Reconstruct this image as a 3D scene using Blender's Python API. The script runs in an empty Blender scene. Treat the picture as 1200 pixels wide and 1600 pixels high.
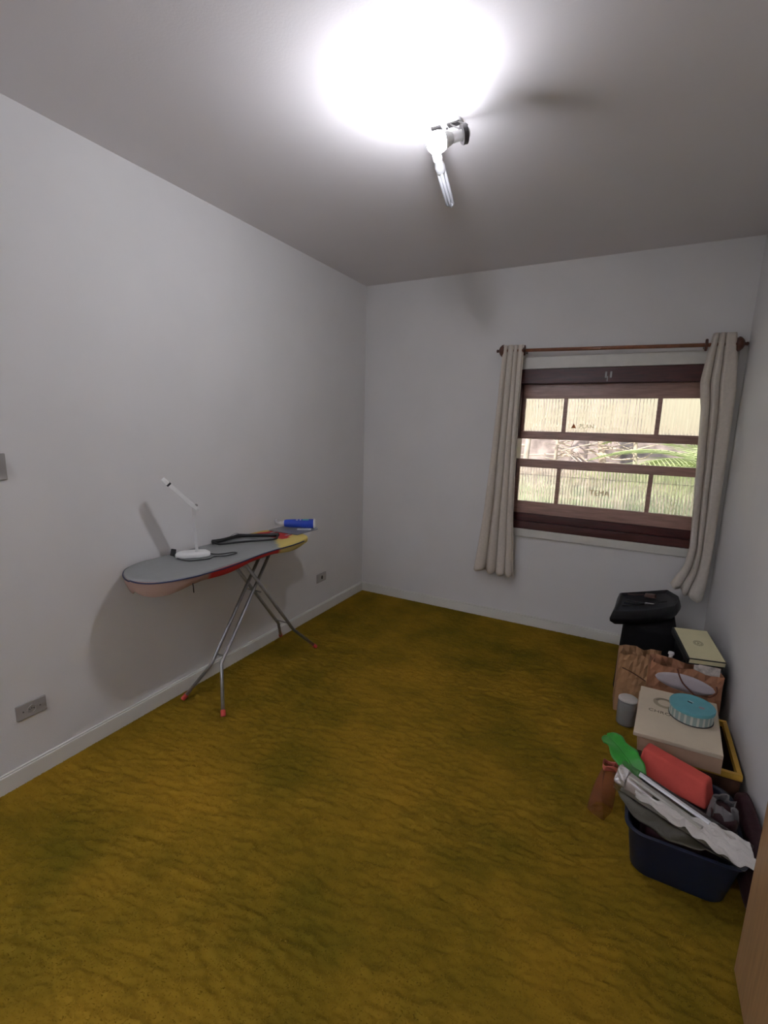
import bpy, bmesh, math, random
import numpy as np
from mathutils import Vector, Matrix

random.seed(7)
rng = np.random.default_rng(11)
PI = math.pi
S = bpy.context.scene
COL = S.collection

# ------------------------------------------------------------ camera
cam_d = bpy.data.cameras.new('camera')
cam = bpy.data.objects.new('camera', cam_d)
COL.objects.link(cam)
cr = Vector((0.88134612, 0.47181544, 0.02488396))
cu = Vector((-0.10811717, 0.15013131, 0.98273662))
cw = Vector((-0.45993445, 0.86882149, -0.183329))
M = Matrix.Identity(4)
for i in range(3):
    M[i][0] = cr[i]; M[i][1] = cu[i]; M[i][2] = -cw[i]
M[0][3], M[1][3], M[2][3] = 0, 0, 1.4954
cam.matrix_world = M
cam_d.sensor_fit = 'HORIZONTAL'
cam_d.sensor_width = 36.0
cam_d.lens = 736.69 / 1200 * 36
cam_d.clip_start = 0.02
S.camera = cam

# ------------------------------------------------------------ view, sky, sun
S.view_settings.view_transform = 'Standard'
S.view_settings.look = 'None'
S.view_settings.gamma = 1.0
S.view_settings.use_curve_mapping = False
S.view_settings.exposure = 0.20
world = bpy.data.worlds.new('sky')
S.world = world
world.use_nodes = True
wn = world.node_tree
wn.nodes.clear()
wo = wn.nodes.new('ShaderNodeOutputWorld')
wb = wn.nodes.new('ShaderNodeBackground')
sky = wn.nodes.new('ShaderNodeTexSky')
sky.sky_type = 'NISHITA'
sky.sun_disc = False
sky.sun_elevation = math.radians(50)
sky.sun_rotation = math.radians(200)
wb.inputs['Strength'].default_value = 0.22
wn.links.new(sky.outputs[0], wb.inputs['Color'])
wn.links.new(wb.outputs[0], wo.inputs['Surface'])
sun_d = bpy.data.lights.new('sun', 'SUN')
sun_d.energy = 6.6
sun_d.color = (1.0, 0.95, 0.86)
sun_d.angle = 0.02
sun = bpy.data.objects.new('sun', sun_d)
COL.objects.link(sun)
sun.rotation_euler = (math.radians(37), 0, math.radians(-25))   # shines over the house onto the garden
BULB_STRENGTH = 700.0
FILL_STRENGTH = 410.0  # strength of the added fill lamp in the unseen next room
BULB_COLOR = (0.95, 0.965, 1.06)

# ------------------------------------------------------------ helpers
def mat(name, col, rough=0.6, metal=0.0, spec=0.5, noise=0.0, nscale=20.0, bump=0.0, bscale=60.0,
        trans=0.0, ior=1.45, alpha=1.0, coat=0.0, subsurf=None, emis=None, estr=0.0, stretch=None):
    m = bpy.data.materials.new(name)
    m.use_nodes = True
    nt = m.node_tree
    b = nt.nodes['Principled BSDF']
    b.inputs['Base Color'].default_value = (*col, 1)
    b.inputs['Roughness'].default_value = rough
    b.inputs['Metallic'].default_value = metal
    b.inputs['Specular IOR Level'].default_value = spec
    b.inputs['IOR'].default_value = ior
    b.inputs['Transmission Weight'].default_value = trans
    b.inputs['Alpha'].default_value = alpha
    b.inputs['Coat Weight'].default_value = coat
    if emis:
        b.inputs['Emission Color'].default_value = (*emis, 1)
        b.inputs['Emission Strength'].default_value = estr
    tc = nt.nodes.new('ShaderNodeTexCoord')
    mp = nt.nodes.new('ShaderNodeMapping')
    nt.links.new(tc.outputs['Object'], mp.inputs['Vector'])
    if stretch:
        mp.inputs['Scale'].default_value = stretch
    if noise > 0:
        n = nt.nodes.new('ShaderNodeTexNoise')
        n.inputs['Scale'].default_value = nscale
        n.inputs['Detail'].default_value = 4
        nt.links.new(mp.outputs[0], n.inputs['Vector'])
        r = nt.nodes.new('ShaderNodeValToRGB')
        r.color_ramp.elements[0].position = 0.3
        r.color_ramp.elements[1].position = 0.7
        r.color_ramp.elements[0].color = (*[c * (1 - noise) for c in col], 1)
        r.color_ramp.elements[1].color = (*[min(1, c * (1 + noise)) for c in col], 1)
        nt.links.new(n.outputs['Fac'], r.inputs[0])
        nt.links.new(r.outputs[0], b.inputs['Base Color'])
    if bump > 0:
        n2 = nt.nodes.new('ShaderNodeTexNoise')
        n2.inputs['Scale'].default_value = bscale
        n2.inputs['Detail'].default_value = 5
        nt.links.new(mp.outputs[0], n2.inputs['Vector'])
        bp = nt.nodes.new('ShaderNodeBump')
        bp.inputs['Strength'].default_value = bump
        bp.inputs['Distance'].default_value = 0.01
        nt.links.new(n2.outputs['Fac'], bp.inputs['Height'])
        nt.links.new(bp.outputs[0], b.inputs['Normal'])
    return m

def link(name, me, m, parent=None, smooth=False):
    if m is not None:
        if isinstance(m, (list, tuple)):
            for x in m: me.materials.append(x)
        else:
            me.materials.append(m)
    if smooth:
        for p in me.polygons: p.use_smooth = True
    o = bpy.data.objects.new(name, me)
    COL.objects.link(o)
    if parent is not None:
        o.parent = parent
    return o

def tag(o, label=None, cat=None, group=None, kind=None):
    if label: o['label'] = label
    if cat: o['category'] = cat
    if group: o['group'] = group
    if kind: o['kind'] = kind
    return o

def thing(name, label, cat, loc=(0, 0, 0), rz=0.0, group=None):
    o = bpy.data.objects.new(name, None)
    COL.objects.link(o)
    o.empty_display_size = 0.05
    o.location = loc
    o.rotation_euler = (0, 0, rz)
    return tag(o, label, cat, group)

def obj(name, bm, m, parent=None, smooth=False, bevel=0.0, seg=2, solid=0.0, sub=0, off=0):
    me = bpy.data.meshes.new(name)
    bmesh.ops.recalc_face_normals(bm, faces=bm.faces)
    bm.to_mesh(me); bm.free()
    o = link(name, me, m, parent, smooth)
    if sub:
        d = o.modifiers.new('sub', 'SUBSURF'); d.levels = sub; d.render_levels = sub
    if solid:
        d = o.modifiers.new('solid', 'SOLIDIFY'); d.thickness = solid; d.offset = off
    if bevel:
        d = o.modifiers.new('bevel', 'BEVEL'); d.width = bevel; d.segments = seg
        d.limit_method = 'ANGLE'; d.angle_limit = math.radians(40)
        if not smooth:
            for p in me.polygons: p.use_smooth = True
        d2 = o.modifiers.new('wn', 'WEIGHTED_NORMAL'); d2.keep_sharp = True
    return o

def nb(): return bmesh.new()

def box(bm, x0, x1, y0, y1, z0, z1, M=None, mi=0):
    vs = [Vector(p) for p in ((x0, y0, z0), (x1, y0, z0), (x1, y1, z0), (x0, y1, z0),
                              (x0, y0, z1), (x1, y0, z1), (x1, y1, z1), (x0, y1, z1))]
    if M is not None: vs = [M @ v for v in vs]
    v = [bm.verts.new(p) for p in vs]
    for f in ((0, 3, 2, 1), (4, 5, 6, 7), (0, 1, 5, 4), (1, 2, 6, 5), (2, 3, 7, 6), (3, 0, 4, 7)):
        bm.faces.new([v[i] for i in f]).material_index = mi
    return bm

def hexa(bm, bot, top, mi=0):
    v = [bm.verts.new(p) for p in list(bot) + list(top)]
    n = len(bot)
    bm.faces.new([v[i] for i in reversed(range(n))]).material_index = mi
    bm.faces.new([v[n + i] for i in range(n)]).material_index = mi
    for i in range(n):
        j = (i + 1) % n
        bm.faces.new((v[i], v[j], v[n + j], v[n + i])).material_index = mi
    return bm

def tube(bm, pts, r, n=10, caps=True, smoothpath=0, mi=0):
    pts = [Vector(p) for p in pts]
    rs = r if isinstance(r, (list, tuple)) else [r] * len(pts)
    if smoothpath:
        P = []; R_ = []
        for i in range(len(pts) - 1):
            p0 = pts[max(i - 1, 0)]; p1 = pts[i]; p2 = pts[i + 1]; p3 = pts[min(i + 2, len(pts) - 1)]
            for k in range(smoothpath):
                t = k / smoothpath
                P.append(0.5 * ((2 * p1) + (p2 - p0) * t + (2 * p0 - 5 * p1 + 4 * p2 - p3) * t * t + (3 * p1 - p0 - 3 * p2 + p3) * t ** 3))
                R_.append(rs[i] * (1 - t) + rs[i + 1] * t)
        P.append(pts[-1]); R_.append(rs[-1])
        pts, rs = P, R_
    rings = []
    up = None
    for i, p in enumerate(pts):
        if i == 0: t = pts[1] - pts[0]
        elif i == len(pts) - 1: t = pts[-1] - pts[-2]
        else: t = (pts[i + 1] - p).normalized() + (p - pts[i - 1]).normalized()
        t.normalize()
        if up is None:
            up = Vector((0, 0, 1)) if abs(t.z) < 0.9 else Vector((1, 0, 0))
        a = t.cross(up)
        if a.length < 1e-5: a = t.cross(Vector((0, 1, 0)))
        a.normalize(); up = a.cross(t).normalized()
        rings.append([bm.verts.new(p + (a * math.cos(2 * PI * k / n) + up * math.sin(2 * PI * k / n)) * rs[i]) for k in range(n)])
    for A, B in zip(rings, rings[1:]):
        for k in range(n):
            bm.faces.new((A[k], A[(k + 1) % n], B[(k + 1) % n], B[k])).material_index = mi
    if caps:
        bm.faces.new(rings[0][::-1]).material_index = mi
        bm.faces.new(rings[-1]).material_index = mi
    return bm

def lathe(bm, prof, n=32, M=None, mi=0, close=True):
    rings = []
    for r, z in prof:
        if r < 1e-6:
            p = Vector((0, 0, z)); rings.append([bm.verts.new(M @ p if M is not None else p)])
        else:
            ring = []
            for k in range(n):
                p = Vector((r * math.cos(2 * PI * k / n), r * math.sin(2 * PI * k / n), z))
                ring.append(bm.verts.new(M @ p if M is not None else p))
            rings.append(ring)
    for A, B in zip(rings, rings[1:]):
        if len(A) == 1 and len(B) == 1: continue
        if len(A) == 1:
            for k in range(n): bm.faces.new((A[0], B[k], B[(k + 1) % n])).material_index = mi
        elif len(B) == 1:
            for k in range(n): bm.faces.new((A[k], A[(k + 1) % n], B[0])).material_index = mi
        else:
            for k in range(n): bm.faces.new((A[k], A[(k + 1) % n], B[(k + 1) % n], B[k])).material_index = mi
    if close:
        if len(rings[0]) > 1: bm.faces.new(rings[0][::-1]).material_index = mi
        if len(rings[-1]) > 1: bm.faces.new(rings[-1]).material_index = mi
    return bm

def axis_matrix(p, d, roll=0):
    d = Vector(d).normalized()
    q = Vector((0, 0, 1)).rotation_difference(d)
    return Matrix.Translation(Vector(p)) @ q.to_matrix().to_4x4() @ Matrix.Rotation(roll, 4, 'Z')

def surf(bm, fn, nu, nv, mi=0, wrap=False):
    g = [[bm.verts.new(fn(i / nu, j / nv)) for j in range(nv + 1)] for i in range(nu + (0 if wrap else 1))]
    for i in range(nu):
        i2 = (i + 1) % len(g)
        for j in range(nv):
            bm.faces.new((g[i][j], g[i2][j], g[i2][j + 1], g[i][j + 1])).material_index = mi
    return g

def text_mesh(name, s, size, m, parent, M, depth=0.0004):
    c = bpy.data.curves.new(name, 'FONT')
    c.body = s; c.size = size; c.extrude = depth; c.align_x = 'CENTER'; c.align_y = 'CENTER'
    t = bpy.data.objects.new('tmp_text', c)
    COL.objects.link(t)
    dg = bpy.context.evaluated_depsgraph_get()
    me = bpy.data.meshes.new_from_object(t.evaluated_get(dg))
    bpy.data.objects.remove(t)
    me.transform(M)
    me.materials.clear()
    return link(name, me, m, parent)

def lerp(a, b, t): return a + (b - a) * t
def interp(tab, v):
    for (v0, a), (v1, b) in zip(tab, tab[1:]):
        if v <= v1:
            t = (v - v0) / (v1 - v0); t = max(0, min(1, t))
            return lerp(a, b, t)
    return tab[-1][1]

# ------------------------------------------------------------ materials
m_wall = mat('wall_paint', (0.80, 0.785, 0.77), 0.75, noise=0.02, nscale=3, bump=0.05, bscale=140, spec=0.25)
m_ceil = mat('ceiling_paint', (0.80, 0.765, 0.765), 0.8, noise=0.015, nscale=2, bump=0.05, bscale=120, spec=0.2)
m_base = mat('baseboard_paint', (0.80, 0.785, 0.73), 0.5, noise=0.03, nscale=8)
m_casing = mat('casing_paint', (0.70, 0.68, 0.62), 0.4, noise=0.04, nscale=14)
m_backing = mat('carpet_backing', (0.22, 0.14, 0.02), 1.0)
m_mahog = mat('dark_mahogany', (0.060, 0.012, 0.010), 0.35, noise=0.35, nscale=14, stretch=(0.6, 6, 6), coat=0.1)
m_sash = mat('brown_sash_wood', (0.37, 0.215, 0.17), 0.32, noise=0.22, nscale=14, stretch=(0.6, 6, 6), coat=0.3)
m_rod = mat('rod_wood', (0.26, 0.10, 0.05), 0.35, noise=0.2, nscale=30, coat=0.3)
m_rodd = mat('dark_rod_wood', (0.10, 0.035, 0.02), 0.35, noise=0.2, nscale=30, coat=0.3)
m_door = mat('light_door_wood', (0.36, 0.21, 0.095), 0.5, noise=0.12, nscale=9, stretch=(8, 8, 0.8))
m_metal = mat('grey_metal_tube', (0.36, 0.36, 0.36), 0.42, metal=0.8, noise=0.1, nscale=40)
m_whitep = mat('white_plastic', (0.82, 0.82, 0.80), 0.35)
m_blackp = mat('black_plastic', (0.012, 0.012, 0.013), 0.4)
m_darkg = mat('dark_grey_metal', (0.07, 0.065, 0.065), 0.45, metal=0.4)
m_redcap = mat('red_rubber', (0.55, 0.06, 0.045), 0.5)
m_greyplate = mat('grey_socket_plate', (0.36, 0.34, 0.32), 0.45)
m_hole = mat('dark_hole', (0.01, 0.01, 0.01), 0.8)

# curtain cloth: slightly see-through weave
m_cloth = mat('curtain_cloth', (0.80, 0.725, 0.635), 0.9, noise=0.05, nscale=60, bump=0.25, bscale=500, spec=0.1)
nt = m_cloth.node_tree
tr = nt.nodes.new('ShaderNodeBsdfTranslucent'); tr.inputs['Color'].default_value = (0.55, 0.48, 0.40, 1)
mx = nt.nodes.new('ShaderNodeMixShader'); mx.inputs[0].default_value = 0.10
outn = [n for n in nt.nodes if n.type == 'OUTPUT_MATERIAL'][0]
nt.links.new(nt.nodes['Principled BSDF'].outputs[0], mx.inputs[1]); nt.links.new(tr.outputs[0], mx.inputs[2])
nt.links.new(mx.outputs[0], outn.inputs['Surface'])

# ------------------------------------------------------------ room shell
XL, XR, YB, YF, H = -2.101, 0.510, 3.565, -0.30, 2.60
T = 0.15
def struct(name, bm, m, parent=None, **k):
    o = obj(name, bm, m, parent, **k)
    if parent is None: o['kind'] = 'structure'
    return o
WX0, WX1, WZ0, WZ1 = -0.815, 0.435, 0.745, 1.905
struct('floor', box(nb(), XL - T, XR + T, YF - T, YB + T, -0.12, -0.020), m_backing)
bm = nb(); box(bm, XL - T, XR + T, -3.05, YF - T, -0.12, -0.020); box(bm, XR + T, XR + 1.6, -3.05, 1.2, -0.12, -0.020)
struct('floor_hallway', bm, mat('pale_floor_tile', (0.42, 0.41, 0.40), 0.6, noise=.04, nscale=4))
struct('ceiling', box(nb(), XL - T, XR + 1.6, -3.05, YB + T, H, H + 0.15), m_ceil)
struct('wall_left', box(nb(), XL - T, XL, YF - T, YB + T, -0.022, H), m_wall)
bm = nb()
box(bm, XL, WX0, YB, YB + T, -0.022, H); box(bm, WX1, XR + T, YB, YB + T, -0.022, H)
box(bm, WX0, WX1, YB, YB + T, -0.022, WZ0); box(bm, WX0, WX1, YB, YB + T, WZ1, H)
struct('wall_back', bm, m_wall)
DY0, DY1 = -0.22, 0.60
bm = nb()
box(bm, XR, XR + T, DY1, YB, -0.022, H); box(bm, XR, XR + T, YF, DY0, -0.022, H); box(bm, XR, XR + T, DY0, DY1, 2.1, H)
struct('wall_right', bm, m_wall)
bm = nb()   # unseen wide opening behind the camera, added to let fill light in
box(bm, XL, -1.95, YF - T, YF, -0.022, H); box(bm, 0.30, XR + T, YF - T, YF, -0.022, H); box(bm, -1.95, 0.30, YF - T, YF, 2.25, H)
struct('wall_front', bm, m_wall)
bm = nb()
box(bm, XR + 1.45, XR + 1.6, -2.9, 1.2, -0.022, H); box(bm, XR + T, XR + 1.45, 1.05, 1.2, -0.022, H)
box(bm, XL - T, XR + 1.45, -3.05, -2.9, -0.022, H); box(bm, XL - T, XL, -2.9, YF - T, -0.022, H)
struct('wall_hallway', bm, m_wall)

def baseboard(name, pts_box, extra=None):
    bm = nb()
    for b in pts_box: box(bm, *b)
    return struct(name, bm, m_base, bevel=0.003)
baseboard('baseboard_left', [(XL, XL + 0.014, YF, YB, -0.022, 0.068), (XL, XL + 0.009, YF, YB, 0.068, 0.076)])
baseboard('baseboard_back', [(XL + 0.014, XR, YB - 0.014, YB, -0.022, 0.066), (XL + 0.014, XR, YB - 0.007, YB, 0.068, 0.075)])
baseboard('baseboard_right', [(XR - 0.014, XR, 0.70, YB - 0.014, -0.022, 0.068), (XR - 0.009, XR, 0.70, YB - 0.014, 0.068, 0.076)])

# door: doorway in the right wall beside the camera, leaf folded right back along the wall
bm = nb()
box(bm, XR - 0.014, XR, DY1, DY1 + 0.07, -0.020, 2.17); box(bm, XR - 0.014, XR, DY0 - 0.07, DY0, -0.020, 2.17); box(bm, XR - 0.014, XR, DY0, DY1, 2.10, 2.17)
box(bm, XR, XR + T, DY1 - 0.02, DY1, -0.020, 2.1); box(bm, XR, XR + T, DY0, DY0 + 0.02, -0.020, 2.1); box(bm, XR, XR + T, DY0 + 0.02, DY1 - 0.02, 2.08, 2.1)
struct('trim_1', bm, m_door, bevel=0.003)
door = struct('door_1', box(nb(), 0.400, 0.435, 0.620, 1.436, 0.000, 2.09), m_door, bevel=0.002)
tag(door, 'light brown wooden door leaf folded open along the right wall', kind='structure')
bm = nb()
tube(bm, [(0.400, 1.375, 1.05), (0.355, 1.375, 1.05), (0.350, 1.36, 1.05), (0.350, 1.255, 1.05)], 0.009, smoothpath=4)
lathe(bm, [(0.024, 0), (0.024, 0.006), (0, 0.006)], 24, axis_matrix((0.400, 1.375, 1.05), (-1, 0, 0)))
obj('door_handle', bm, m_metal, door, smooth=True)
for z in (0.25, 1.05, 1.85):
    obj('hinge', tube(nb(), [(0.437, 0.614, z - 0.045), (0.437, 0.614, z + 0.045)], 0.007), m_metal, door)

# ------------------------------------------------------------ carpet
def vnoise(x, y, sx, sy, seed):
    r = np.random.default_rng(seed)
    G = r.random((256, 256))
    fx = x / sx + 100; fy = y / sy + 100
    ix = np.floor(fx).astype(int); iy = np.floor(fy).astype(int)
    tx = fx - ix; ty = fy - iy
    tx = tx * tx * (3 - 2 * tx); ty = ty * ty * (3 - 2 * ty)
    a = G[ix % 256, iy % 256]; b = G[(ix + 1) % 256, iy % 256]; c = G[ix % 256, (iy + 1) % 256]; d = G[(ix + 1) % 256, (iy + 1) % 256]
    return (a * (1 - tx) + b * tx) * (1 - ty) + (c * (1 - tx) + d * tx) * ty

m_pile = bpy.data.materials.new('gold_shag_pile')
m_pile.use_nodes = True
nt = m_pile.node_tree
b = nt.nodes['Principled BSDF']
b.inputs['Roughness'].default_value = 0.85
b.inputs['Specular IOR Level'].default_value = 0.05
geo = nt.nodes.new('ShaderNodeNewGeometry')
tc = nt.nodes.new('ShaderNodeTexCoord')
n1 = nt.nodes.new('ShaderNodeTexNoise'); n1.inputs['Scale'].default_value = 1.5; n1.inputs['Detail'].default_value = 5
n1.inputs['Roughness'].default_value = 0.6
nt.links.new(tc.outputs['Object'], n1.inputs['Vector'])
r1 = nt.nodes.new('ShaderNodeValToRGB')
r1.color_ramp.elements[0].position = 0.35; r1.color_ramp.elements[0].color = (0.150, 0.108, 0.0100, 1)
r1.color_ramp.elements[1].position = 0.66; r1.color_ramp.elements[1].color = (0.345, 0.200, 0.0175, 1)
nt.links.new(n1.outputs['Fac'], r1.inputs[0])
mr = nt.nodes.new('ShaderNodeMapRange'); mr.inputs['To Min'].default_value = 0.72; mr.inputs['To Max'].default_value = 1.22
nt.links.new(geo.outputs['Random Per Island'], mr.inputs['Value'])
mm = nt.nodes.new('ShaderNodeVectorMath'); mm.operation = 'SCALE'
nt.links.new(r1.outputs[0], mm.inputs[0]); nt.links.new(mr.outputs[0], mm.inputs['Scale'])
nt.links.new(mm.outputs[0], b.inputs['Base Color'])
tl_ = nt.nodes.new('ShaderNodeBsdfTranslucent'); ms_ = nt.nodes.new('ShaderNodeMixShader'); ms_.inputs[0].default_value = 0.12
nt.links.new(mm.outputs[0], tl_.inputs['Color']); nt.links.new(b.outputs[0], ms_.inputs[1]); nt.links.new(tl_.outputs[0], ms_.inputs[2])
nt.links.new(ms_.outputs[0], [n for n in nt.nodes if n.type == 'OUTPUT_MATERIAL'][0].inputs['Surface'])

def carpet_rows(x0_, y0_):
    c_, s_ = math.cos(.25), math.sin(.25)      # the rows run slightly askew to the walls
    x = x0_ * c_ + y0_ * s_; y = -x0_ * s_ + y0_ * c_
    wx_ = 0.07 * (vnoise(x, y, .40, .40, 5) - .5)
    r = vnoise(x, y + wx_, 0.064, 0.023, 1) * .50 + vnoise(x, y + wx_, 0.034, 0.0135, 2) * .34 + vnoise(x, y, .016, .009, 4) * .18
    z = -0.0190 + 0.0270 * r
    edge = np.clip(np.minimum(np.minimum(x0_ - XL - .015, XR - .015 - x0_), YB - .015 - y0_) / .035, 0, 1)
    return -0.004 * (1 - edge) + z * edge
def quick_mesh(name, V, loops, starts, m, parent=None, smooth=False):
    me = bpy.data.meshes.new(name)
    me.vertices.add(len(V)); me.vertices.foreach_set('co', V.astype(np.float32).ravel())
    me.loops.add(len(loops)); me.loops.foreach_set('vertex_index', loops.astype(np.int32))
    me.polygons.add(len(starts)); me.polygons.foreach_set('loop_start', starts.astype(np.int32))
    if smooth: me.polygons.foreach_set('use_smooth', np.ones(len(starts), dtype=bool))
    me.update(calc_edges=True); me.validate()
    return link(name, me, m, parent)
def carpet():
    x0, x1, y0, y1 = XL + 0.0145, XR - 0.0145, 0.25, YB - 0.0145
    # combed body of the pile
    nx, ny = int((x1 - x0) / .0065), int((y1 - y0) / .0055)
    gx, gy = np.meshgrid(np.linspace(x0, x1, nx), np.linspace(y0, y1, ny), indexing='ij')
    gz = carpet_rows(gx, gy) + rng.normal(0, .0006, gx.shape)
    V = np.stack([gx, gy, gz], -1).reshape(-1, 3)
    i, j = np.meshgrid(np.arange(nx - 1), np.arange(ny - 1), indexing='ij')
    q = np.stack([i * ny + j, (i + 1) * ny + j, (i + 1) * ny + j + 1, i * ny + j + 1], -1).reshape(-1)
    o = quick_mesh('carpet_pile', V, q, np.arange((nx - 1) * (ny - 1)) * 4, m_pile, smooth=True)
    tag(o, 'golden olive shag carpet pile covering the whole floor', 'carpet', kind='stuff')
    # loose fibre tips standing on it
    n = int((x1 - x0) * (y1 - y0) * 34000)
    x = rng.uniform(x0, x1, n); y = rng.uniform(y0, y1, n)
    z = carpet_rows(x, y)
    ang = rng.uniform(0, 2 * PI, n); lean = .003 + .006 * rng.random(n); h = .0020 + .0030 * rng.random(n)
    dx = np.cos(ang) * lean; dy = np.sin(ang) * lean - .001
    wa = ang + PI / 2 + rng.normal(0, .4, n); w = .0010 + .0008 * rng.random(n)
    ax, ay = np.cos(wa) * w, np.sin(wa) * w
    B = np.zeros((n, 3, 3))
    B[:, 0] = np.stack([x - ax, y - ay, z - .001], 1); B[:, 1] = np.stack([x + ax, y + ay, z - .001], 1)
    B[:, 2] = np.stack([x + dx, y + dy, z + h], 1)
    B[:, :, 0] = np.clip(B[:, :, 0], x0, x1); B[:, :, 1] = np.clip(B[:, :, 1], y0, y1)
    o2 = quick_mesh('fibre_tips', B.reshape(-1, 3), np.arange(n * 3), np.arange(n) * 3, m_pile, o)
    tag(o2, kind='stuff')

carpet()

# ------------------------------------------------------------ window
win = thing('window_1', 'brown wooden sash window with ribbed panes in the back wall', 'window', (0, 0, 0))
del win['category']; win['kind'] = 'structure'
bm = nb()   # white casing round the opening
c0 = YB - 0.016
box(bm, WX0 - 0.055, WX1 + 0.055 - 0.02, c0, YB, 1.905, 1.985); box(bm, WX0 - 0.055, WX1 + 0.035, c0, YB, 0.690, 0.748)
box(bm, WX0 - 0.055, WX0 + 0.005, c0, YB, 0.748, 1.905); box(bm, WX1 - 0.005, WX1 + 0.035, c0, YB, 0.748, 1.905)
obj('casing', bm, m_casing, win, bevel=0.003)
bm = nb()   # dark box frame
FX0, FX1 = WX0 + 0.005, WX1 - 0.005
box(bm, FX0, FX1, YB - 0.004, YB + T, 1.805, 1.905); box(bm, FX0, FX1, YB - 0.008, YB + T, 0.748, 0.805)
box(bm, FX0, FX0 + 0.022, YB - 0.004, YB + T, 0.805, 1.805); box(bm, FX1 - 0.022, FX1, YB - 0.004, YB + T, 0.805, 1.805)
box(bm, FX0 + 0.022, FX1 - 0.022, YB + 0.025, YB + T, 0.805, 0.862)
obj('window_frame', bm, m_mahog, win, bevel=0.003)
m_gl = mat('ribbed_glass', (0.96, 0.98, 0.93), 0.07, trans=1.0, ior=1.45)
SX0, SX1 = FX0 + 0.022, FX1 - 0.022
def sash(zb, zt, y0, y1, rb, rt):
    bm = nb()
    box(bm, SX0, SX1, y0, y1, zb, zb + rb); box(bm, SX0, SX1, y0, y1, zt - rt, zt)
    box(bm, SX0, SX0 + 0.024, y0, y1, zb + rb, zt - rt); box(bm, SX1 - 0.024, SX1, y0, y1, zb + rb, zt - rt)
    s = obj('sash', bm, m_sash, win, bevel=0.003)
    mxs = [-0.486, 0.097]
    for x in mxs:
        obj('muntin', box(nb(), x - 0.0135, x + 0.0135, y0 + 0.004, y1 - 0.004, zb + rb - 0.002, zt - rt + 0.002), m_sash, s)
    ed = [SX0 + 0.024, mxs[0] - 0.0135, mxs[0] + 0.0135, mxs[1] - 0.0135, mxs[1] + 0.0135, SX1 - 0.024]
    yc = (y0 + y1) / 2
    for a, b_ in zip(ed[::2], ed[1::2]):
        bm = nb()
        z0, z1 = zb + rb, zt - rt
        pitch = 0.020
        nr = max(1, round((b_ - a) / pitch)); k = 6
        fr = []
        for i in range(nr * k + 1):
            t = i / (nr * k)
            ph = (i % k) / k
            fr.append((lerp(a, b_, t), yc + 0.002 + 0.0026 * math.sin(PI * ph)))
        lo = [bm.verts.new((x, y, z0)) for x, y in fr]; hi = [bm.verts.new((x, y, z1)) for x, y in fr]
        c1, c2 = bm.verts.new((a, yc - 0.002, z0)), bm.verts.new((b_, yc - 0.002, z0))
        d1, d2 = bm.verts.new((a, yc - 0.002, z1)), bm.verts.new((b_, yc - 0.002, z1))
        for i in range(len(fr) - 1): bm.faces.new((lo[i], lo[i + 1], hi[i + 1], hi[i]))
        bm.faces.new((c1, c2, d2, d1)); bm.faces.new((c1, lo[0], hi[0], d1)); bm.faces.new((c2, lo[-1], hi[-1], d2))
        bm.faces.new([c1] + lo + [c2]); bm.faces.new([d1] + hi + [d2])
        obj('pane', bm, m_gl, s)
    return s, yc
s_up, ycu = sash(1.415, 1.805, YB + 0.070, YB + 0.102, 0.056, 0.100)
s_lo, ycl = sash(0.862, 1.268, YB + 0.034, YB + 0.066, 0.090, 0.060)
m_or = mat('orange_print', (0.55, 0.24, 0.10), 0.6)
m_faint = mat('faint_print', (0.90, 0.84, 0.68), 0.6)
m_bei = mat('beige_print', (0.80, 0.62, 0.42), 0.6)
def backlit(m):   # thin print that daylight shines through
    nt = m.node_tree; c = nt.nodes['Principled BSDF'].inputs['Base Color'].default_value[:]
    t_ = nt.nodes.new('ShaderNodeBsdfTranslucent'); t_.inputs['Color'].default_value = c
    x_ = nt.nodes.new('ShaderNodeMixShader'); x_.inputs[0].default_value = .75
    nt.links.new(nt.nodes['Principled BSDF'].outputs[0], x_.inputs[1]); nt.links.new(t_.outputs[0], x_.inputs[2])
    nt.links.new(x_.outputs[0], [n for n in nt.nodes if n.type == 'OUTPUT_MATERIAL'][0].inputs['Surface'])
for m_ in (m_or, m_faint, m_bei): backlit(m_)
obj('glass_joint', box(nb(), SX0 + .024, SX1 - .024, ycl - .0040, ycl - .0030, 1.151, 1.1535), m_greyplate, s_lo)
bm = nb()
yy = ycu - 0.0025
hexa(bm, [(-0.437, yy, 1.500), (-0.403, yy, 1.500), (-0.420, yy, 1.533)], [(-0.437, yy - .0004, 1.500), (-0.403, yy - .0004, 1.500), (-0.420, yy - .0004, 1.533)])
obj('sticker', bm, m_or, s_up)
RX = Matrix.Rotation(PI / 2, 4, 'X')
text_mesh('lettering', 'PLAN', 0.040, m_faint, s_up, Matrix.Translation((-0.335, yy, 1.513)) @ RX)
text_mesh('lettering', 'TEMA', 0.052, m_bei, s_lo, Matrix.Translation((-0.205, ycl - 0.0025, 1.053)) @ RX)
bm = nb()   # catch on the head rail
box(bm, -0.245, -0.233, YB - 0.014, YB - 0.004, 1.835, 1.875); box(bm, -0.215, -0.203, YB - 0.014, YB - 0.004, 1.835, 1.875)
box(bm, -0.232, -0.226, YB - 0.012, YB - 0.004, 1.812, 1.845)
obj('latch', bm, m_greyplate, win, bevel=0.001)

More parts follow.
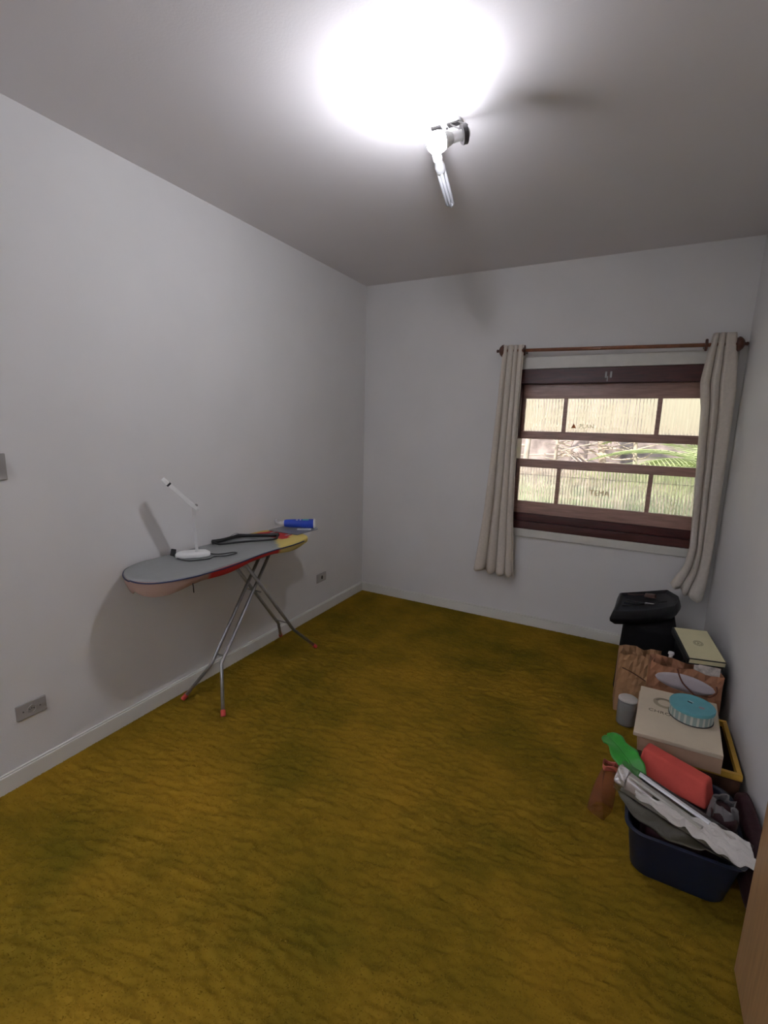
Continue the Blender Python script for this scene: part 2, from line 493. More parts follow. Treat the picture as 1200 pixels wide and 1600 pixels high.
# ------------------------------------------------------------ curtain rod and curtains
YR = 3.478
rod = thing('curtain_rod', 'brown wooden curtain rod with ball ends above the window', 'curtain rod', (-0.23, YR, 2.022))
def rp(*p): return Vector(p) - Vector((-0.23, YR, 2.022))
RZ0, RZ1 = 2.026, 2.000
def rz(x): return lerp(RZ0, RZ1, (x + 0.92) / (1.38))
obj('rod', tube(nb(), [rp(-0.925, YR, rz(-0.925)), rp(0.462, YR, rz(0.462))], 0.0115, 14), m_rod, rod, smooth=True)
for sx, x in ((-1, -0.905), (1, 0.438)):
    bm = nb()
    lathe(bm, [(0.012, 0), (0.036, 0.002), (0.042, 0.010), (0.039, 0.020), (0.026, 0.033), (0.011, 0.040), (0.008, 0.044), (0.011, 0.050), (0.010, 0.056), (0, 0.060)],
          28, axis_matrix(rp(x, YR, rz(x)), (sx, 0, 0)))
    obj('finial', bm, m_rodd, rod, smooth=True)
for x in (-0.768, 0.292):
    bm = nb()
    lathe(bm, [(0.032, -0.007), (0.036, 0), (0.032, 0.007)], 4, axis_matrix(rp(x, YR, rz(x)), (1, 0, 0), PI / 2))
    tube(bm, [rp(x, YR, rz(x) - 0.005), rp(x, YB - 0.002, rz(x) - 0.005)], 0.009)
    obj('bracket', bm, m_rodd, rod)

def curtain(name, label, xl, xr, zb, folds, amp, yc, phase, ztop, sharp=0.35, ymin=None, ymax=3.546):
    nu, nv = 150, 60
    rr = random.Random(len(label))
    jit = [rr.uniform(-0.35, 0.35) for _ in range(12)]
    def fn(u, v):
        a = interp(xl, v); b_ = interp(xr, v)
        zt = ztop
        zz = lerp(zt, interp(zb, u), v)
        ph = 2 * PI * folds * u + phase + 0.4 * math.sin(2.1 * v + 3 * u) + 1.1 * math.sin(6 * u + jit[3] * 8) + 0.5 * math.sin(13 * u + jit[4] * 8 + v)
        s = 1 - 2 * abs(math.sin(ph / 2)) ** 0.28
        am = interp(amp, v) * (1 + 0.3 * math.sin(5.3 * u + jit[1] * 6))
        x = lerp(a, b_, u) + 0.15 * am * math.cos(ph) * min(1, 0.4 + v)
        y = interp(yc, v) + am * s + 0.004 * math.sin(17 * v + 9 * u) * v
        y = min(y, ymax)
        hem = 0.010 * math.sin(ph + 0.8) * (v ** 8)
        return Vector((x, y, zz + hem))
    bm = nb(); surf(bm, fn, nu, nv)
    o = obj(name, bm, m_cloth, None, smooth=True, solid=0.0022)
    return tag(o, label, 'curtain', 'curtains at the window')
curtain('curtain', 'narrow beige curtain gathered at the left side of the window',
        [(0, -0.912), (.29, -0.930), (.71, -0.968), (1, -1.018)], [(0, -0.768), (.29, -0.770), (.71, -0.752), (1, -0.715)],
        [(0, .405), (1, .385)], 4.2, [(0, .022), (.06, .024), (1, .036)], [(0, YR), (.1, YR), (1, 3.485)], 0.4, 2.060)
# right curtain is pushed into the corner; its hem is pulled across towards the window
curtain('curtain', 'wide beige curtain in the right corner with its hem swept over a black bag',
        [(0, .318), (.08, .300), (.18, .285), (.28, .308), (.83, .350), (.91, .338), (1, .275)],
        [(0, .432), (.10, .455), (.2, .470), (.8, .476), (.93, .470), (1, .462)],
        [(0, .520), (.25, .505), (.6, .455), (1, .435)], 3.0, [(0, .022), (.06, .026), (.8, .034), (1, .018)],
        [(0, YR), (.1, YR), (.8, 3.465), (1, 3.462)], 1.1, 2.066)

# ------------------------------------------------------------ wall sockets and switch
def plate(name, label, y0, y1, z0, z1, kind):
    t = thing(name, label, 'socket' if kind != 'switch' else 'switch', (XL, (y0 + y1) / 2, (z0 + z1) / 2))
    w, h = (y1 - y0) / 2, (z1 - z0) / 2
    obj('plate', box(nb(), 0, 0.008, -w, w, -h, h), m_greyplate, t, bevel=0.003)
    if kind == 'double':
        bm = nb(); lathe(bm, [(0.019, 0), (0.019, 0.003), (0.016, 0.003), (0.015, -0.001), (0, -0.001)], 6, axis_matrix((0.0082, 0, 0), (1, 0, 0), 0))
        obj('outlet', bm, m_greyplate, t)
        bm = nb()
        for yy_ in (-.008, .008, 0):
            lathe(bm, [(0.0024, 0), (0.0024, 0.001), (0, 0.001)], 10, axis_matrix((0.0078, yy_, 0.003 if yy_ == 0 else 0), (1, 0, 0)))
        obj('pin_holes', bm, m_hole, t)
        for yy_ in (-.031, .031):
            bm = nb(); lathe(bm, [(0.003, 0), (0.003, 0.0015), (0, 0.0015)], 12, axis_matrix((0.008, yy_, 0), (1, 0, 0)))
            obj('screw', bm, m_darkg, t)
    elif kind == 'single':
        bm = nb(); lathe(bm, [(0.015, 0), (0.015, 0.002), (0, 0.002)], 20, axis_matrix((0.008, 0.004, 0), (1, 0, 0)) @ Matrix.Diagonal((1, .7, 1, 1)))
        obj('outlet_hole', bm, m_hole, t, smooth=False)
        bm = nb()
        box(bm, .008, .0095, -w + .008, w - .008, h - .010, h - .008); box(bm, .008, .0095, -w + .008, w - .008, -h + .008, -h + .010)
        box(bm, .008, .0095, -w + .008, -w + .010, -h + .010, h - .010); box(bm, .008, .0095, w - .010, w - .008, -h + .010, h - .010)
        obj('rim', bm, m_greyplate, t)
    else:
        obj('rocker', box(nb(), 0.007, 0.012, -.014, .014, -.024, .024), m_greyplate, t, bevel=0.002)
    return t
plate('wall_socket', 'wide grey socket plate low on the left wall, nearest the camera', 0.829, 0.941, 0.270, 0.336, 'double')
plate('wall_socket', 'small grey socket plate with a dark hole near the far corner', 2.868, 2.990, 0.256, 0.326, 'single')
plate('light_switch', 'grey light switch plate on the left wall at the photo edge', 0.825, 0.900, 1.252, 1.352, 'switch')

# ------------------------------------------------------------ ceiling light
FXp = Vector((-0.755, 1.850, 2.60))
fix = thing('ceiling_light', 'white twin-arm ceiling light on a round plate with one socket aimed sideways', 'light', FXp)
def fl(*p): return Vector(p) - FXp
bm = nb()
lathe(bm, [(0.059, 0), (0.059, -0.010), (0.056, -0.015), (0, -0.016)], 40, Matrix.Translation((0, 0, 0)))
obj('ceiling_plate', bm, m_whitep, fix, smooth=False, bevel=0.002)
bm = nb(); lathe(bm, [(0.004, -0.015), (0.004, -0.020), (0, -0.021)], 12); obj('screw', bm, m_darkg, fix)
# lit bulb axis runs along x, socket on the window-wall right side
BC = Vector((-0.709, 1.665, 2.440))
axm = Vector((0.78, 0.52, 0.33)).normalized()
ring = BC + axm * 0.092
bm = nb()
lathe(bm, [(0.0, 0.112), (0.014, 0.110), (0.016, 0.108), (0.017, 0.050), (0.0, 0.050)], 28, axis_matrix(BC, axm))
obj('socket', bm, m_whitep, fix).location = -FXp
bm = nb()
lathe(bm, [(0.0175, 0.084), (0.029, 0.084), (0.030, 0.100), (0.0175, 0.100)], 32, axis_matrix(BC, axm), close=False)
obj('socket_ring', bm, m_darkg, fix).location = -FXp
def strip(bm, a, b_, w, t):
    a = Vector(a); b_ = Vector(b_); d = (b_ - a); L = d.length
    box(bm, -w / 2, w / 2, -t / 2, t / 2, 0, L, axis_matrix(a, d))
bm = nb()
pa = Vector((-0.722, 1.836, 2.586)); 
strip(bm, pa + Vector((-.018, 0, 0)), ring + Vector((-.014, .010, .022)), .006, .003)
strip(bm, pa + Vector((.016, 0, 0)), ring + Vector((.012, -.004, .024)), .006, .003)
box(bm, pa.x - .024, pa.x + .020, pa.y - .012, pa.y + .010, 2.579, 2.586)
obj('yoke', bm, m_darkg, fix).location = -FXp
# second arm: carries the unlit energy-saving bulb hanging down
CT = Vector((-0.789, 1.833, 2.505)); CB = Vector((-0.793, 2.020, 2.392))
cd = (CB - CT).normalized()
bm = nb()
lathe(bm, [(0.0, -0.012), (0.017, -0.010), (0.018, 0.028), (0.0, 0.028)], 28, axis_matrix(CT, cd))
obj('socket', bm, m_whitep, fix).location = -FXp
bm = nb()
pb = Vector((-0.790, 1.835, 2.586))
strip(bm, pb + Vector((-.012, 0, 0)), CT + Vector((-.018, 0, .005)), .006, .003)
strip(bm, pb + Vector((.012, 0, 0)), CT + Vector((.017, 0, .005)), .006, .003)
box(bm, pb.x - .018, pb.x + .018, pb.y - .012, pb.y + .010, 2.579, 2.586)
obj('yoke', bm, m_darkg, fix).location = -FXp
# LED bulb
lb = thing('light_bulb', 'glowing white round bulb of the ceiling light', 'light bulb', BC)
m_glow = bpy.data.materials.new('lit_diffuser'); m_glow.use_nodes = True
nt = m_glow.node_tree; nt.nodes.clear()
o_ = nt.nodes.new('ShaderNodeOutputMaterial'); e_ = nt.nodes.new('ShaderNodeEmission')
e_.inputs['Color'].default_value = (*BULB_COLOR, 1); e_.inputs['Strength'].default_value = BULB_STRENGTH
g_ = nt.nodes.new('ShaderNodeNewGeometry'); vd = nt.nodes.new('ShaderNodeVectorMath'); vd.operation = 'DOT_PRODUCT'
vd.inputs[1].default_value = (-axm.x, -axm.y, -axm.z); nt.links.new(g_.outputs['Normal'], vd.inputs[0])
mr2 = nt.nodes.new('ShaderNodeMapRange'); nt.links.new(vd.outputs['Value'], mr2.inputs['Value'])
mr2.inputs['From Min'].default_value = 0.0; mr2.inputs['From Max'].default_value = 1.0
mr2.inputs['To Min'].default_value = BULB_STRENGTH * 0.32; mr2.inputs['To Max'].default_value = BULB_STRENGTH
nt.links.new(mr2.outputs[0], e_.inputs['Strength'])
nt.links.new(e_.outputs[0], o_.inputs['Surface'])
bm = nb()
prof = [(0.0, -0.040)]
for i in range(1, 9):
    a = PI / 2 * i / 8
    prof.append((0.032 * math.sin(a), -0.006 - 0.034 * math.cos(a)))
prof += [(0.0315, 0.004), (0.029, 0.014), (0.026, 0.020), (0.0, 0.020)]
lathe(bm, prof, 32, axis_matrix((0, 0, 0), axm)); obj('diffuser', bm, m_glow, lb, smooth=True)
bm = nb(); lathe(bm, [(0.0, 0.0203), (0.0262, 0.0203), (0.020, 0.042), (0.0155, 0.050), (0.0, 0.050)], 32, axis_matrix((0, 0, 0), axm)); obj('bulb_neck', bm, m_whitep, lb, smooth=False)
# energy-saving bulb
m_cfl = mat('unlit_tube_glass', (0.24, 0.24, 0.25), 0.25)
cf = thing('energy_saving_bulb', 'unlit white energy saving bulb with long tubes hanging from ceiling light', 'light bulb', CT)
bm = nb()
lathe(bm, [(0.0, 0.029), (0.0155, 0.029), (0.0165, 0.046), (0.0190, 0.050), (0.0205, 0.060), (0.0175, 0.076), (0.0, 0.077)], 32, axis_matrix((0, 0, 0), cd))
obj('ballast', bm, mat('greyish_white_plastic', (.30, .30, .30), .35), cf, smooth=False, bevel=0.001)
am = axis_matrix((0, 0, 0), cd, 0.5)
for q in (-1, 1):
    bm = nb()
    P = [am @ Vector((q * .0085, s_ * .0085, z)) for s_, z in ((-1, .074), (-1, .206), (-.6, .214), (.6, .214), (1, .206), (1, .074))]
    tube(bm, P, 0.0062, 12)
    obj('tube', bm, m_cfl, cf, smooth=True)

# added unseen fill lamp: its bounced light enters through the opening behind the camera
hl = thing('fill_lamp', 'added fill lamp on a tall white pole, unseen in the next room behind the camera', 'lamp', (-1.35, -1.75, -0.020))
bm = nb(); lathe(bm, [(0, 0), (.15, 0), (.15, .018), (.03, .03), (0, .03)], 32); obj('lamp_base', bm, m_whitep, hl)
bm = nb(); tube(bm, [(0, 0, .03), (0, 0, 1.72)], .014, 14); obj('pole', bm, m_whitep, hl, smooth=True)
bm = nb(); lathe(bm, [(.02, 1.70), (.10, 1.74), (.19, 1.86), (.185, 1.86), (.095, 1.752), (0, 1.72)], 36, close=False); obj('bowl', bm, m_whitep, hl, smooth=True)
m_lit = mat('fill_lamp_lens', (.9, .9, .9), .4, emis=(.94, .99, 1.12), estr=FILL_STRENGTH)
bm = nb(); lathe(bm, [(0, 1.80), (.135, 1.80), (.135, 1.805), (0, 1.805)], 36); obj('lens', bm, m_lit, hl)

# ------------------------------------------------------------ ironing board
ib = thing('ironing_board', 'ironing board with grey, red and yellow cover against the left wall', 'ironing board', (-1.87, 1.97, 0))
IO = Vector((-1.87, 1.97, 0))
HB = 0.803
Y0, Y1 = 1.225, 2.335
XC, HW = -1.895, 0.196
def board_half(y):
    if y < Y0 + .22: 
        t = max(0, (y - Y0) / .22); return HW * (1 - (1 - t) ** 2.2) ** 0.55
    if y > Y1 - .12:
        t = max(0, (Y1 - y) / .12); return (HW * .93) * (1 - (1 - t) ** 2.5) ** 0.5
    return lerp(HW, HW * .93, (y - Y0) / (Y1 - Y0))
# outline loop parameterised by arc
ys = [Y0 + (Y1 - Y0) * (0.5 - 0.5 * math.cos(PI * i / 60)) for i in range(61)]
loop = [(XC + board_half(y), y) for y in ys] + [(XC - board_half(y), y) for y in ys[::-1]][1:-1]
NL = len(loop)
def cover_color(x, y, ring, side):
    grey = (0.27, 0.275, 0.27)
    if ring == 'skirt':
        if y < 1.50: return (0.36, 0.24, 0.19)
        if y < 2.00: return (0.55, 0.045, 0.045)
        if side > 0: return (0.68, 0.56, 0.20)
        return (0.68, 0.56, 0.20)
    # boundary of the plain grey field
    yb = 2.06 + 0.10 * math.sin((x - XC) * 9 + 2.2)
    if y < yb: return grey
    dx, dy = x - (XC - 0.035), y - 2.20
    r = math.hypot(dx / 0.115, dy / 0.10)
    if r + 0.12 * math.sin(math.atan2(dy, dx) * 5) < 1.0: return (0.50, 0.045, 0.045)
    return (0.66, 0.52, 0.16)
bm = nb()
cl = bm.loops.layers.float_color.new('pattern')
rings = []
fr = [0.0] + [i / 22 for i in range(1, 22)]
def wavy(i, y): return 0.0022 * math.sin(i * 0.9) + 0.0015 * math.sin(i * 0.37 + 1)
def P3(f, k, z):
    x, y = loop[k]; yc_ = min(max(y, Y0 + .16), Y1 - .12)
    return Vector((lerp(XC, x, f), lerp(yc_, y, f), z))
spine = {}
top = []
for f in fr:
    top.append([bm.verts.new(P3(f, k, HB + 0.0015 * math.sin(k * .5 + f * 7) * f) - IO) for k in range(NL)])
e1 = [bm.verts.new(P3(0.985, k, HB - 0.001) - IO) for k in range(NL)]
e2 = [bm.verts.new(P3(1.0, k, HB - 0.008) - IO) for k in range(NL)]
def skz(k):
    x, y = loop[k]
    d = 0.030 + 0.012 * math.sin(k * 0.33)
    if y < 1.55: d += 0.035 * math.exp(-((y - 1.30) / .12) ** 2)
    return d
e3 = [bm.verts.new(P3(0.985, k, HB - 0.020 - 0.3 * skz(k)) - IO) for k in range(NL)]
e4 = [bm.verts.new(P3(0.90, k, HB - 0.012 - skz(k)) - IO) for k in range(NL)]
seq = top + [e1, e2, e3, e4]
for a in range(len(seq) - 1):
    A, B = seq[a], seq[a + 1]
    kind_ = 'top' if a < len(top) + 1 else 'skirt'
    for k in range(NL):
        k2 = (k + 1) % NL
        f_ = bm.faces.new((A[k], A[k2], B[k2], B[k]))
        for lp in f_.loops:
            w = lp.vert.co + IO
            lp[cl] = (*cover_color(w.x, w.y, kind_, w.x - XC), 1)
bmesh.ops.remove_doubles(bm, verts=bm.verts, dist=0.0003)
m_cover = mat('printed_cover', (0.3, 0.3, 0.3), 0.75, bump=0.3, bscale=26, spec=0.2)
ca = m_cover.node_tree.nodes.new('ShaderNodeVertexColor'); ca.layer_name = 'pattern'
m_cover.node_tree.links.new(ca.outputs['Color'], m_cover.node_tree.nodes['Principled BSDF'].inputs['Base Color'])
obj('cover', bm, m_cover, ib, smooth=True)
m_pip = mat('navy_piping', (0.02, 0.025, 0.07), 0.7)
bm = nb()
pp = [P3(1.008, k, HB - 0.010 - 0.004 * math.sin(k * .33)) - IO for k in range(NL)]
k0 = 50
pts = [pp[k] for k in range(0, 48)]
back_pts = [pp[k] for k in range(NL - 1, NL - 48, -1)]
tube(bm, back_pts[::-1] + pts, 0.0035, 8)
obj('piping', bm, m_pip, ib, smooth=True)
# steel deck under the cover
bm = nb()
lo_ = [Vector((XC + (x - XC) * .93, lerp(1.8, y, .97), HB - 0.034)) - IO for x, y in loop]
hi_ = [v + Vector((0, 0, 0.024)) for v in lo_]
hexa(bm, lo_, hi_)
obj('deck', bm, mat('deck_board', (0.30, 0.25, 0.20), 0.7), ib)
bm = nb()   # drawstring end hanging
tube(bm, [Vector((-1.715, 1.40, HB - .030)) - IO, Vector((-1.713, 1.402, HB - .055)) - IO, Vector((-1.715, 1.405, HB - .085)) - IO], 0.0025, 6)
obj('drawstring', bm, m_blackp, ib); bm = nb()
tube(bm, [Vector((-1.80, 1.72, HB - .034)) - IO, Vector((-1.80, 1.722, HB - .060)) - IO], 0.0025, 6)
obj('drawstring', bm, m_blackp, ib)
# legs
def leg(xt, xf, yt, yb_, yf, foot_label=None):
    zb_ = 0.215
    t = 0.013
    P = [(xt, yt, HB - 0.030), (xt, yb_, zb_), (lerp(xt, xf, .12), lerp(yb_, yf, .12), zb_ - 0.03), (xf, yf, 0.030)]
    bm = nb(); tube(bm, [Vector(p) - IO for p in P], 0.0095, 14)
    l = obj('leg', bm, m_metal, ib, smooth=True)
    d = Vector(P[3]) - Vector(P[2]); d.normalize()
    e = Vector(P[3])
    bm = nb(); tube(bm, [e - d * .006 - IO, e + d * .026 - IO], 0.0125, 14)
    c = obj('foot_cap', bm, m_redcap, l, smooth=False, bevel=0.002)
    if foot_label: pass
leg(-1.840, -1.727, 2.085, 1.660, 1.556)
leg(-1.902, -2.005, 2.085, 1.660, 1.558)
leg(-1.818, -1.769, 1.800, 2.215, 2.386)
leg(-1.922, -2.062, 1.800, 2.215, 2.395)
bm = nb()
bm.free()
for a_, b_, r_ in (((-1.902, 1.685, .245), (-1.840, 1.685, .245), .004), ((-1.922, 2.195, .245), (-1.818, 2.195, .245), .004),
                   ((-1.925, 1.946, .532), (-1.815, 1.946, .532), .0045), ((-2.02, 2.085, .766), (-1.76, 2.085, .766), .005), ((-2.02, 1.800, .766), (-1.76, 1.800, .766), .005)):
    obj('stretcher', tube(nb(), [Vector(a_) - IO, Vector(b_) - IO], r_, 8), m_metal, ib)
# iron rest tray at the far end
m_tray = mat('grey_tray', (0.26, 0.27, 0.28), 0.4, metal=0.5)
bm = nb()
tl = [(-2.03, 2.26), (-1.80, 2.26), (-1.79, 2.46), (-1.82, 2.50), (-2.00, 2.51), (-2.03, 2.48)]
hexa(bm, [Vector((x, y, HB + .002)) - IO for x, y in tl], [Vector((x, y, HB + .007)) - IO for x, y in tl])
for x in (-1.98, -1.86): box(bm, x - .008 - IO.x, x + .008 - IO.x, 2.22 - IO.y, 2.30 - IO.y, HB - .030, HB + .002)
obj('iron_rest', bm, m_tray, ib, bevel=0.002)

# ------------------------------------------------------------ desk lamp on the board
LZ = HB + 0.0035
LO = Vector((-1.945, 1.600, LZ))
dl = thing('desk_lamp', 'slim white desk lamp with tilted bar head on the ironing board', 'lamp', LO)
bm = nb()
M0 = Matrix.Rotation(math.radians(50), 4, 'Z')
def basef(u, v):
    a = 2 * PI * u; r = [0.0, .96, 1.0, .97, .80, 0.0]; z = [0, 0, .006, .018, .026, .029]
    i = min(int(v * 5 + 1e-6), 4); t = v * 5 - i
    rr = lerp(r[i], r[i + 1], t); zz = lerp(z[i], z[i + 1], t)
    c, s = math.cos(a), math.sin(a)
    return M0 @ Vector((0.085 * rr * math.copysign(abs(c) ** .6, c), 0.042 * rr * math.copysign(abs(s) ** .7, s), zz))
surf(bm, basef, 40, 15, wrap=True); bmesh.ops.remove_doubles(bm, verts=bm.verts, dist=1e-5)
obj('base', bm, m_whitep, dl, smooth=True)
st0 = Vector((-1.922, 1.607, LZ + .022)); st1 = Vector((-1.885, 1.568, 1.078))
bm = nb()
lathe(bm, [(0.010, -.004), (.010, .010), (.007, .014), (0, .015)], 18, Matrix.Translation(st0 - LO))
obj('hinge', bm, m_whitep, dl)
bm = nb(); strip(bm, st0 - LO, st1 - LO, 0.016, 0.007); obj('stem', bm, m_whitep, dl, bevel=0.002)
h0 = Vector((-1.872, 1.590, 1.052)); h1 = Vector((-1.965, 1.461, 1.219))
d = (h1 - h0); L = d.length; d.normalize()
xa = Vector((.77, -.62, .10)); xa = (xa - d * xa.dot(d)).normalized(); na = d.cross(xa)
HM = Matrix((( xa.x, na.x, d.x, h0.x - LO.x), (xa.y, na.y, d.y, h0.y - LO.y), (xa.z, na.z, d.z, h0.z - LO.z), (0, 0, 0, 1)))
def head_outline(L, w):
    o = []
    for i in range(9):
        a = PI + PI * i / 8; o.append((w * math.cos(a), w * math.sin(a) * .8 + w))
    for i in range(9):
        a = PI * i / 8; o.append((w * math.cos(a), L - w + w * math.sin(a) * .8))
    return o
ol = head_outline(L, 0.025)
bm = nb(); hexa(bm, [HM @ Vector((x, -.009, z)) for x, z in ol], [HM @ Vector((x, .009, z)) for x, z in ol])
obj('lamp_head', bm, m_whitep, dl, bevel=0.002)
bm = nb(); box(bm, -.0255, .0255, -.0105, .0105, L * .80, L * .84, HM); obj('head_band', bm, m_blackp, dl)
bm = nb(); tube(bm, [HM @ Vector((-.012, .012, .030)), HM @ Vector((.012, .012, .030))], .006, 12); obj('head_hinge', bm, m_greyplate, dl)
bm = nb()
cz = LZ + .003
cp = [(-1.893, 1.648, cz + .010), (-1.862, 1.690, cz), (-1.825, 1.755, cz), (-1.800, 1.755, cz), (-1.808, 1.690, cz), (-1.845, 1.650, cz), (-1.835, 1.610, cz),
      (-1.850, 1.575, cz), (-1.885, 1.530, cz), (-1.925, 1.520, cz), (-1.975, 1.528, cz), (-2.010, 1.530, cz + .012)]
tube(bm, [Vector(p) - LO for p in cp], 0.003, 8, smoothpath=5)
obj('power_cord', bm, m_blackp, dl, smooth=True)
bm = nb(); box(bm, -.012, .012, -.008, .008, 0, .036, Matrix.Translation(Vector((-2.012, 1.532, cz + .004)) - LO) @ Matrix.Rotation(-.25, 4, 'X')); obj('plug', bm, m_blackp, dl, bevel=0.003)

# ------------------------------------------------------------ clothes hanger
hz = HB + 0.0155
HO = Vector((-1.955, 2.00, HB))
ch = thing('clothes_hanger', 'black plastic clothes hanger lying on the ironing board cover', 'hanger', HO)
A = Vector((-2.055, 1.825, hz)); B = Vector((-1.868, 2.168, hz)); Cn = Vector((-2.030, 2.005, hz + .004))
A2 = Vector((-1.985, 1.815, hz - .002)); B2 = Vector((-1.822, 2.075, hz - .002))
bm = nb()
tube(bm, [A - HO, lerp(A, Cn, .35) + Vector((.010, 0, 0)) - HO, lerp(A, Cn, .8) - HO, Cn - HO, lerp(B, Cn, .8) - HO, lerp(B, Cn, .35) + Vector((.006, 0, 0)) - HO, B - HO],
     [.013, .011, .010, .012, .010, .011, .013], 12, smoothpath=5)
obj('shoulder', bm, m_blackp, ch, smooth=True)
bm = nb()
tube(bm, [A - HO, lerp(A, A2, .7) - HO, A2 + Vector((.002, .02, 0)) - HO, lerp(A2, B2, .5) + Vector((-.012, 0, 0)) - HO, B2 - HO, lerp(B, B2, .4) - HO, B - HO], 0.006, 10, smoothpath=5)
obj('bar', bm, m_blackp, ch, smooth=True)
bm = nb()
hk = [(-2.030, 2.005), (-2.050, 2.020), (-2.066, 2.015), (-2.078, 1.990), (-2.074, 1.962), (-2.060, 1.945)]
tube(bm, [Vector((x, y, hz + .012 * math.sin(i))) - HO for i, (x, y) in enumerate(hk)], .0018, 8, smoothpath=5)
obj('hook', bm, m_metal, ch, smooth=True)

# ------------------------------------------------------------ spray bottle lying on the iron rest
b0 = Vector((-1.985, 2.352, HB + .0400)); b1 = Vector((-1.810, 2.462, HB + .0395))
BO = lerp(b0, b1, .5); BO.z = HB + .007
sb = thing('spray_bottle', 'blue spray bottle with white base lying on the iron rest', 'bottle', BO)
d = (b1 - b0); L = d.length
AM = axis_matrix(b0 - BO, d)
m_blue = mat('blue_label', (0.012, 0.05, 0.42), 0.3)
bm = nb(); lathe(bm, [(0.0, .006), (.022, .006), (.0255, .02), (.0275, .06), (.0305, L - .04), (.031, L - .012), (0, L - .012)], 32, AM @ Matrix.Diagonal((1, 1, 1, 1))); obj('body', bm, m_blue, sb, smooth=False, bevel=0.001)
bm = nb(); lathe(bm, [(0, L - .012), (.0318, L - .012), (.0318, L - .004), (.028, L), (.020, L), (.018, L - .004), (0, L - .004)], 32, AM); obj('bottom', bm, m_whitep, sb)
bm = nb(); lathe(bm, [(0, -.022), (.012, -.022), (.0125, -.004), (.021, .006), (0, .006)], 24, AM); obj('neck', bm, m_whitep, sb)
m_clear = mat('cloudy_plastic', (0.80, 0.80, 0.80), 0.3, trans=0.3)
bm = nb()
UPV = Vector((0, 0, 1)); dn = d.normalized(); sd = dn.cross(UPV).normalized()
p = b0 - BO - dn * .022
tube(bm, [p, p - dn * .028], .009, 12)
tube(bm, [p - dn * .024, p - dn * .030 + UPV * .012 - sd * .010, p - dn * .028 + UPV * .020 - sd * .022], [.008, .007, .005], 10)
tube(bm, [p - dn * .012, p + dn * .004 - sd * .016 + UPV * .002, p + dn * .014 - sd * .020 - UPV * .012], [.005, .004, .003], 8)
obj('trigger', bm, m_clear, sb, smooth=True)
m_teal = mat('teal_print', (0.10, 0.42, 0.48), 0.4)
bm = nb()
def patch(bm, t0, t1, a0, a1, r):
    def fn(u, v):
        a = lerp(a0, a1, u); t = lerp(t0, t1, v)
        return AM @ Vector((r(t) * math.cos(a), r(t) * math.sin(a), t))
    surf(bm, fn, 8, 4)
rad = lambda t: interp([(.02, .0262), (.06, .0282), (L - .04, .0312), (L, .0318)], t)
# find the angular direction that faces the camera and up
best = max(range(72), key=lambda k: ((AM.to_3x3() @ Vector((math.cos(k * PI / 36), math.sin(k * PI / 36), 0))).dot(Vector((.35, -.35, .87)))))
a_ = best * PI / 36
patch(bm, L * .60, L * .80, a_ - .40, a_ + .15, rad); obj('label_print', bm, m_teal, sb)
bm = nb(); patch(bm, L * .40, L * .46, a_ - .20, a_ + .12, rad); patch(bm, L * .51, L * .56, a_ - .2, a_ + .1, rad)
obj('label_print', bm, m_whitep, sb)
# white card/cloth beneath the bottle
bm = nb(); box(bm, -.045, .045, -.022, .022, 0, .0015, Matrix.Translation((-1.850, 2.395, HB + .0085)) @ Matrix.Rotation(.6, 4, 'Z'))
o = obj('paper_slip', bm, m_whitep); tag(o, 'small white slip under the blue spray bottle', 'paper')

# ------------------------------------------------------------ things along the right wall
m_blkfab = mat('black_fabric', (0.008, 0.0075, 0.008), 0.85, noise=0.2, nscale=60, bump=0.3, bscale=300, spec=0.2)
m_blkvin = mat('black_vinyl', (0.014, 0.013, 0.014), 0.42, bump=0.25, bscale=25, spec=0.4)
# black case on the floor in the corner
bc = thing('black_case', 'tall black fabric case standing on the carpet in the far right corner', 'case', (0.165, 3.12, 0))
bm = nb(); hexa(bm, [(-.147, -.27, 0), (.125, -.255, 0), (.150, .27, 0), (-.135, .29, 0)], [(-.130, -.25, .415), (.140, -.24, .415), (.145, .22, .415), (-.120, .18, .415)])
obj('body', bm, m_blkfab, bc, bevel=0.03, seg=4)
bm = nb(); tube(bm, [(-.055, -.262, .02), (-.052, -.275, .16), (-.025, -.282, .235), (.015, -.285, .245), (.045, -.282, .20), (.050, -.275, .08)], .0045, 8, smoothpath=6)
obj('cord_loop', bm, mat('grey_cord', (.05, .055, .06), .4), bc, smooth=True)
# padded slab bag on top
sbg = thing('padded_bag', 'black padded bag with raised rim lying on the tall black case', 'bag', (0.14, 3.10, 0.417))
So = Vector((0.14, 3.10, 0.417))
TZ = .505
base_pts = [(-.035, 2.775), (.07, 2.835), (.20, 2.945), (.300, 3.075), (.327, 3.19), (.325, 3.290), (.270, 3.395), (.13, 3.27), (-.010, 3.150), (-.018, 2.96)]
cx = sum(p[0] for p in base_pts) / len(base_pts); cy_ = sum(p[1] for p in base_pts) / len(base_pts)
def rg(f, z, dz=0): return [Vector((lerp(cx, x, f), lerp(cy_, y, f), z)) - So for x, y in base_pts]
bm = nb()
seq = [rg(.55, .420), rg(.86, .422), rg(1.0, .452), rg(1.01, .470), rg(.95, TZ), rg(.90, TZ + .004), rg(.84, TZ - .014), rg(.3, TZ - .020)]
R_ = [[bm.verts.new(p) for p in r] for r in seq]
for a in range(len(R_) - 1):
    for k in range(len(base_pts)):
        k2 = (k + 1) % len(base_pts); bm.faces.new((R_[a][k], R_[a][k2], R_[a + 1][k2], R_[a + 1][k]))
bm.faces.new(R_[0][::-1]); bm.faces.new(R_[-1])
obj('bag_body', bm, m_blkvin, sbg, smooth=True, bevel=.008, seg=3)
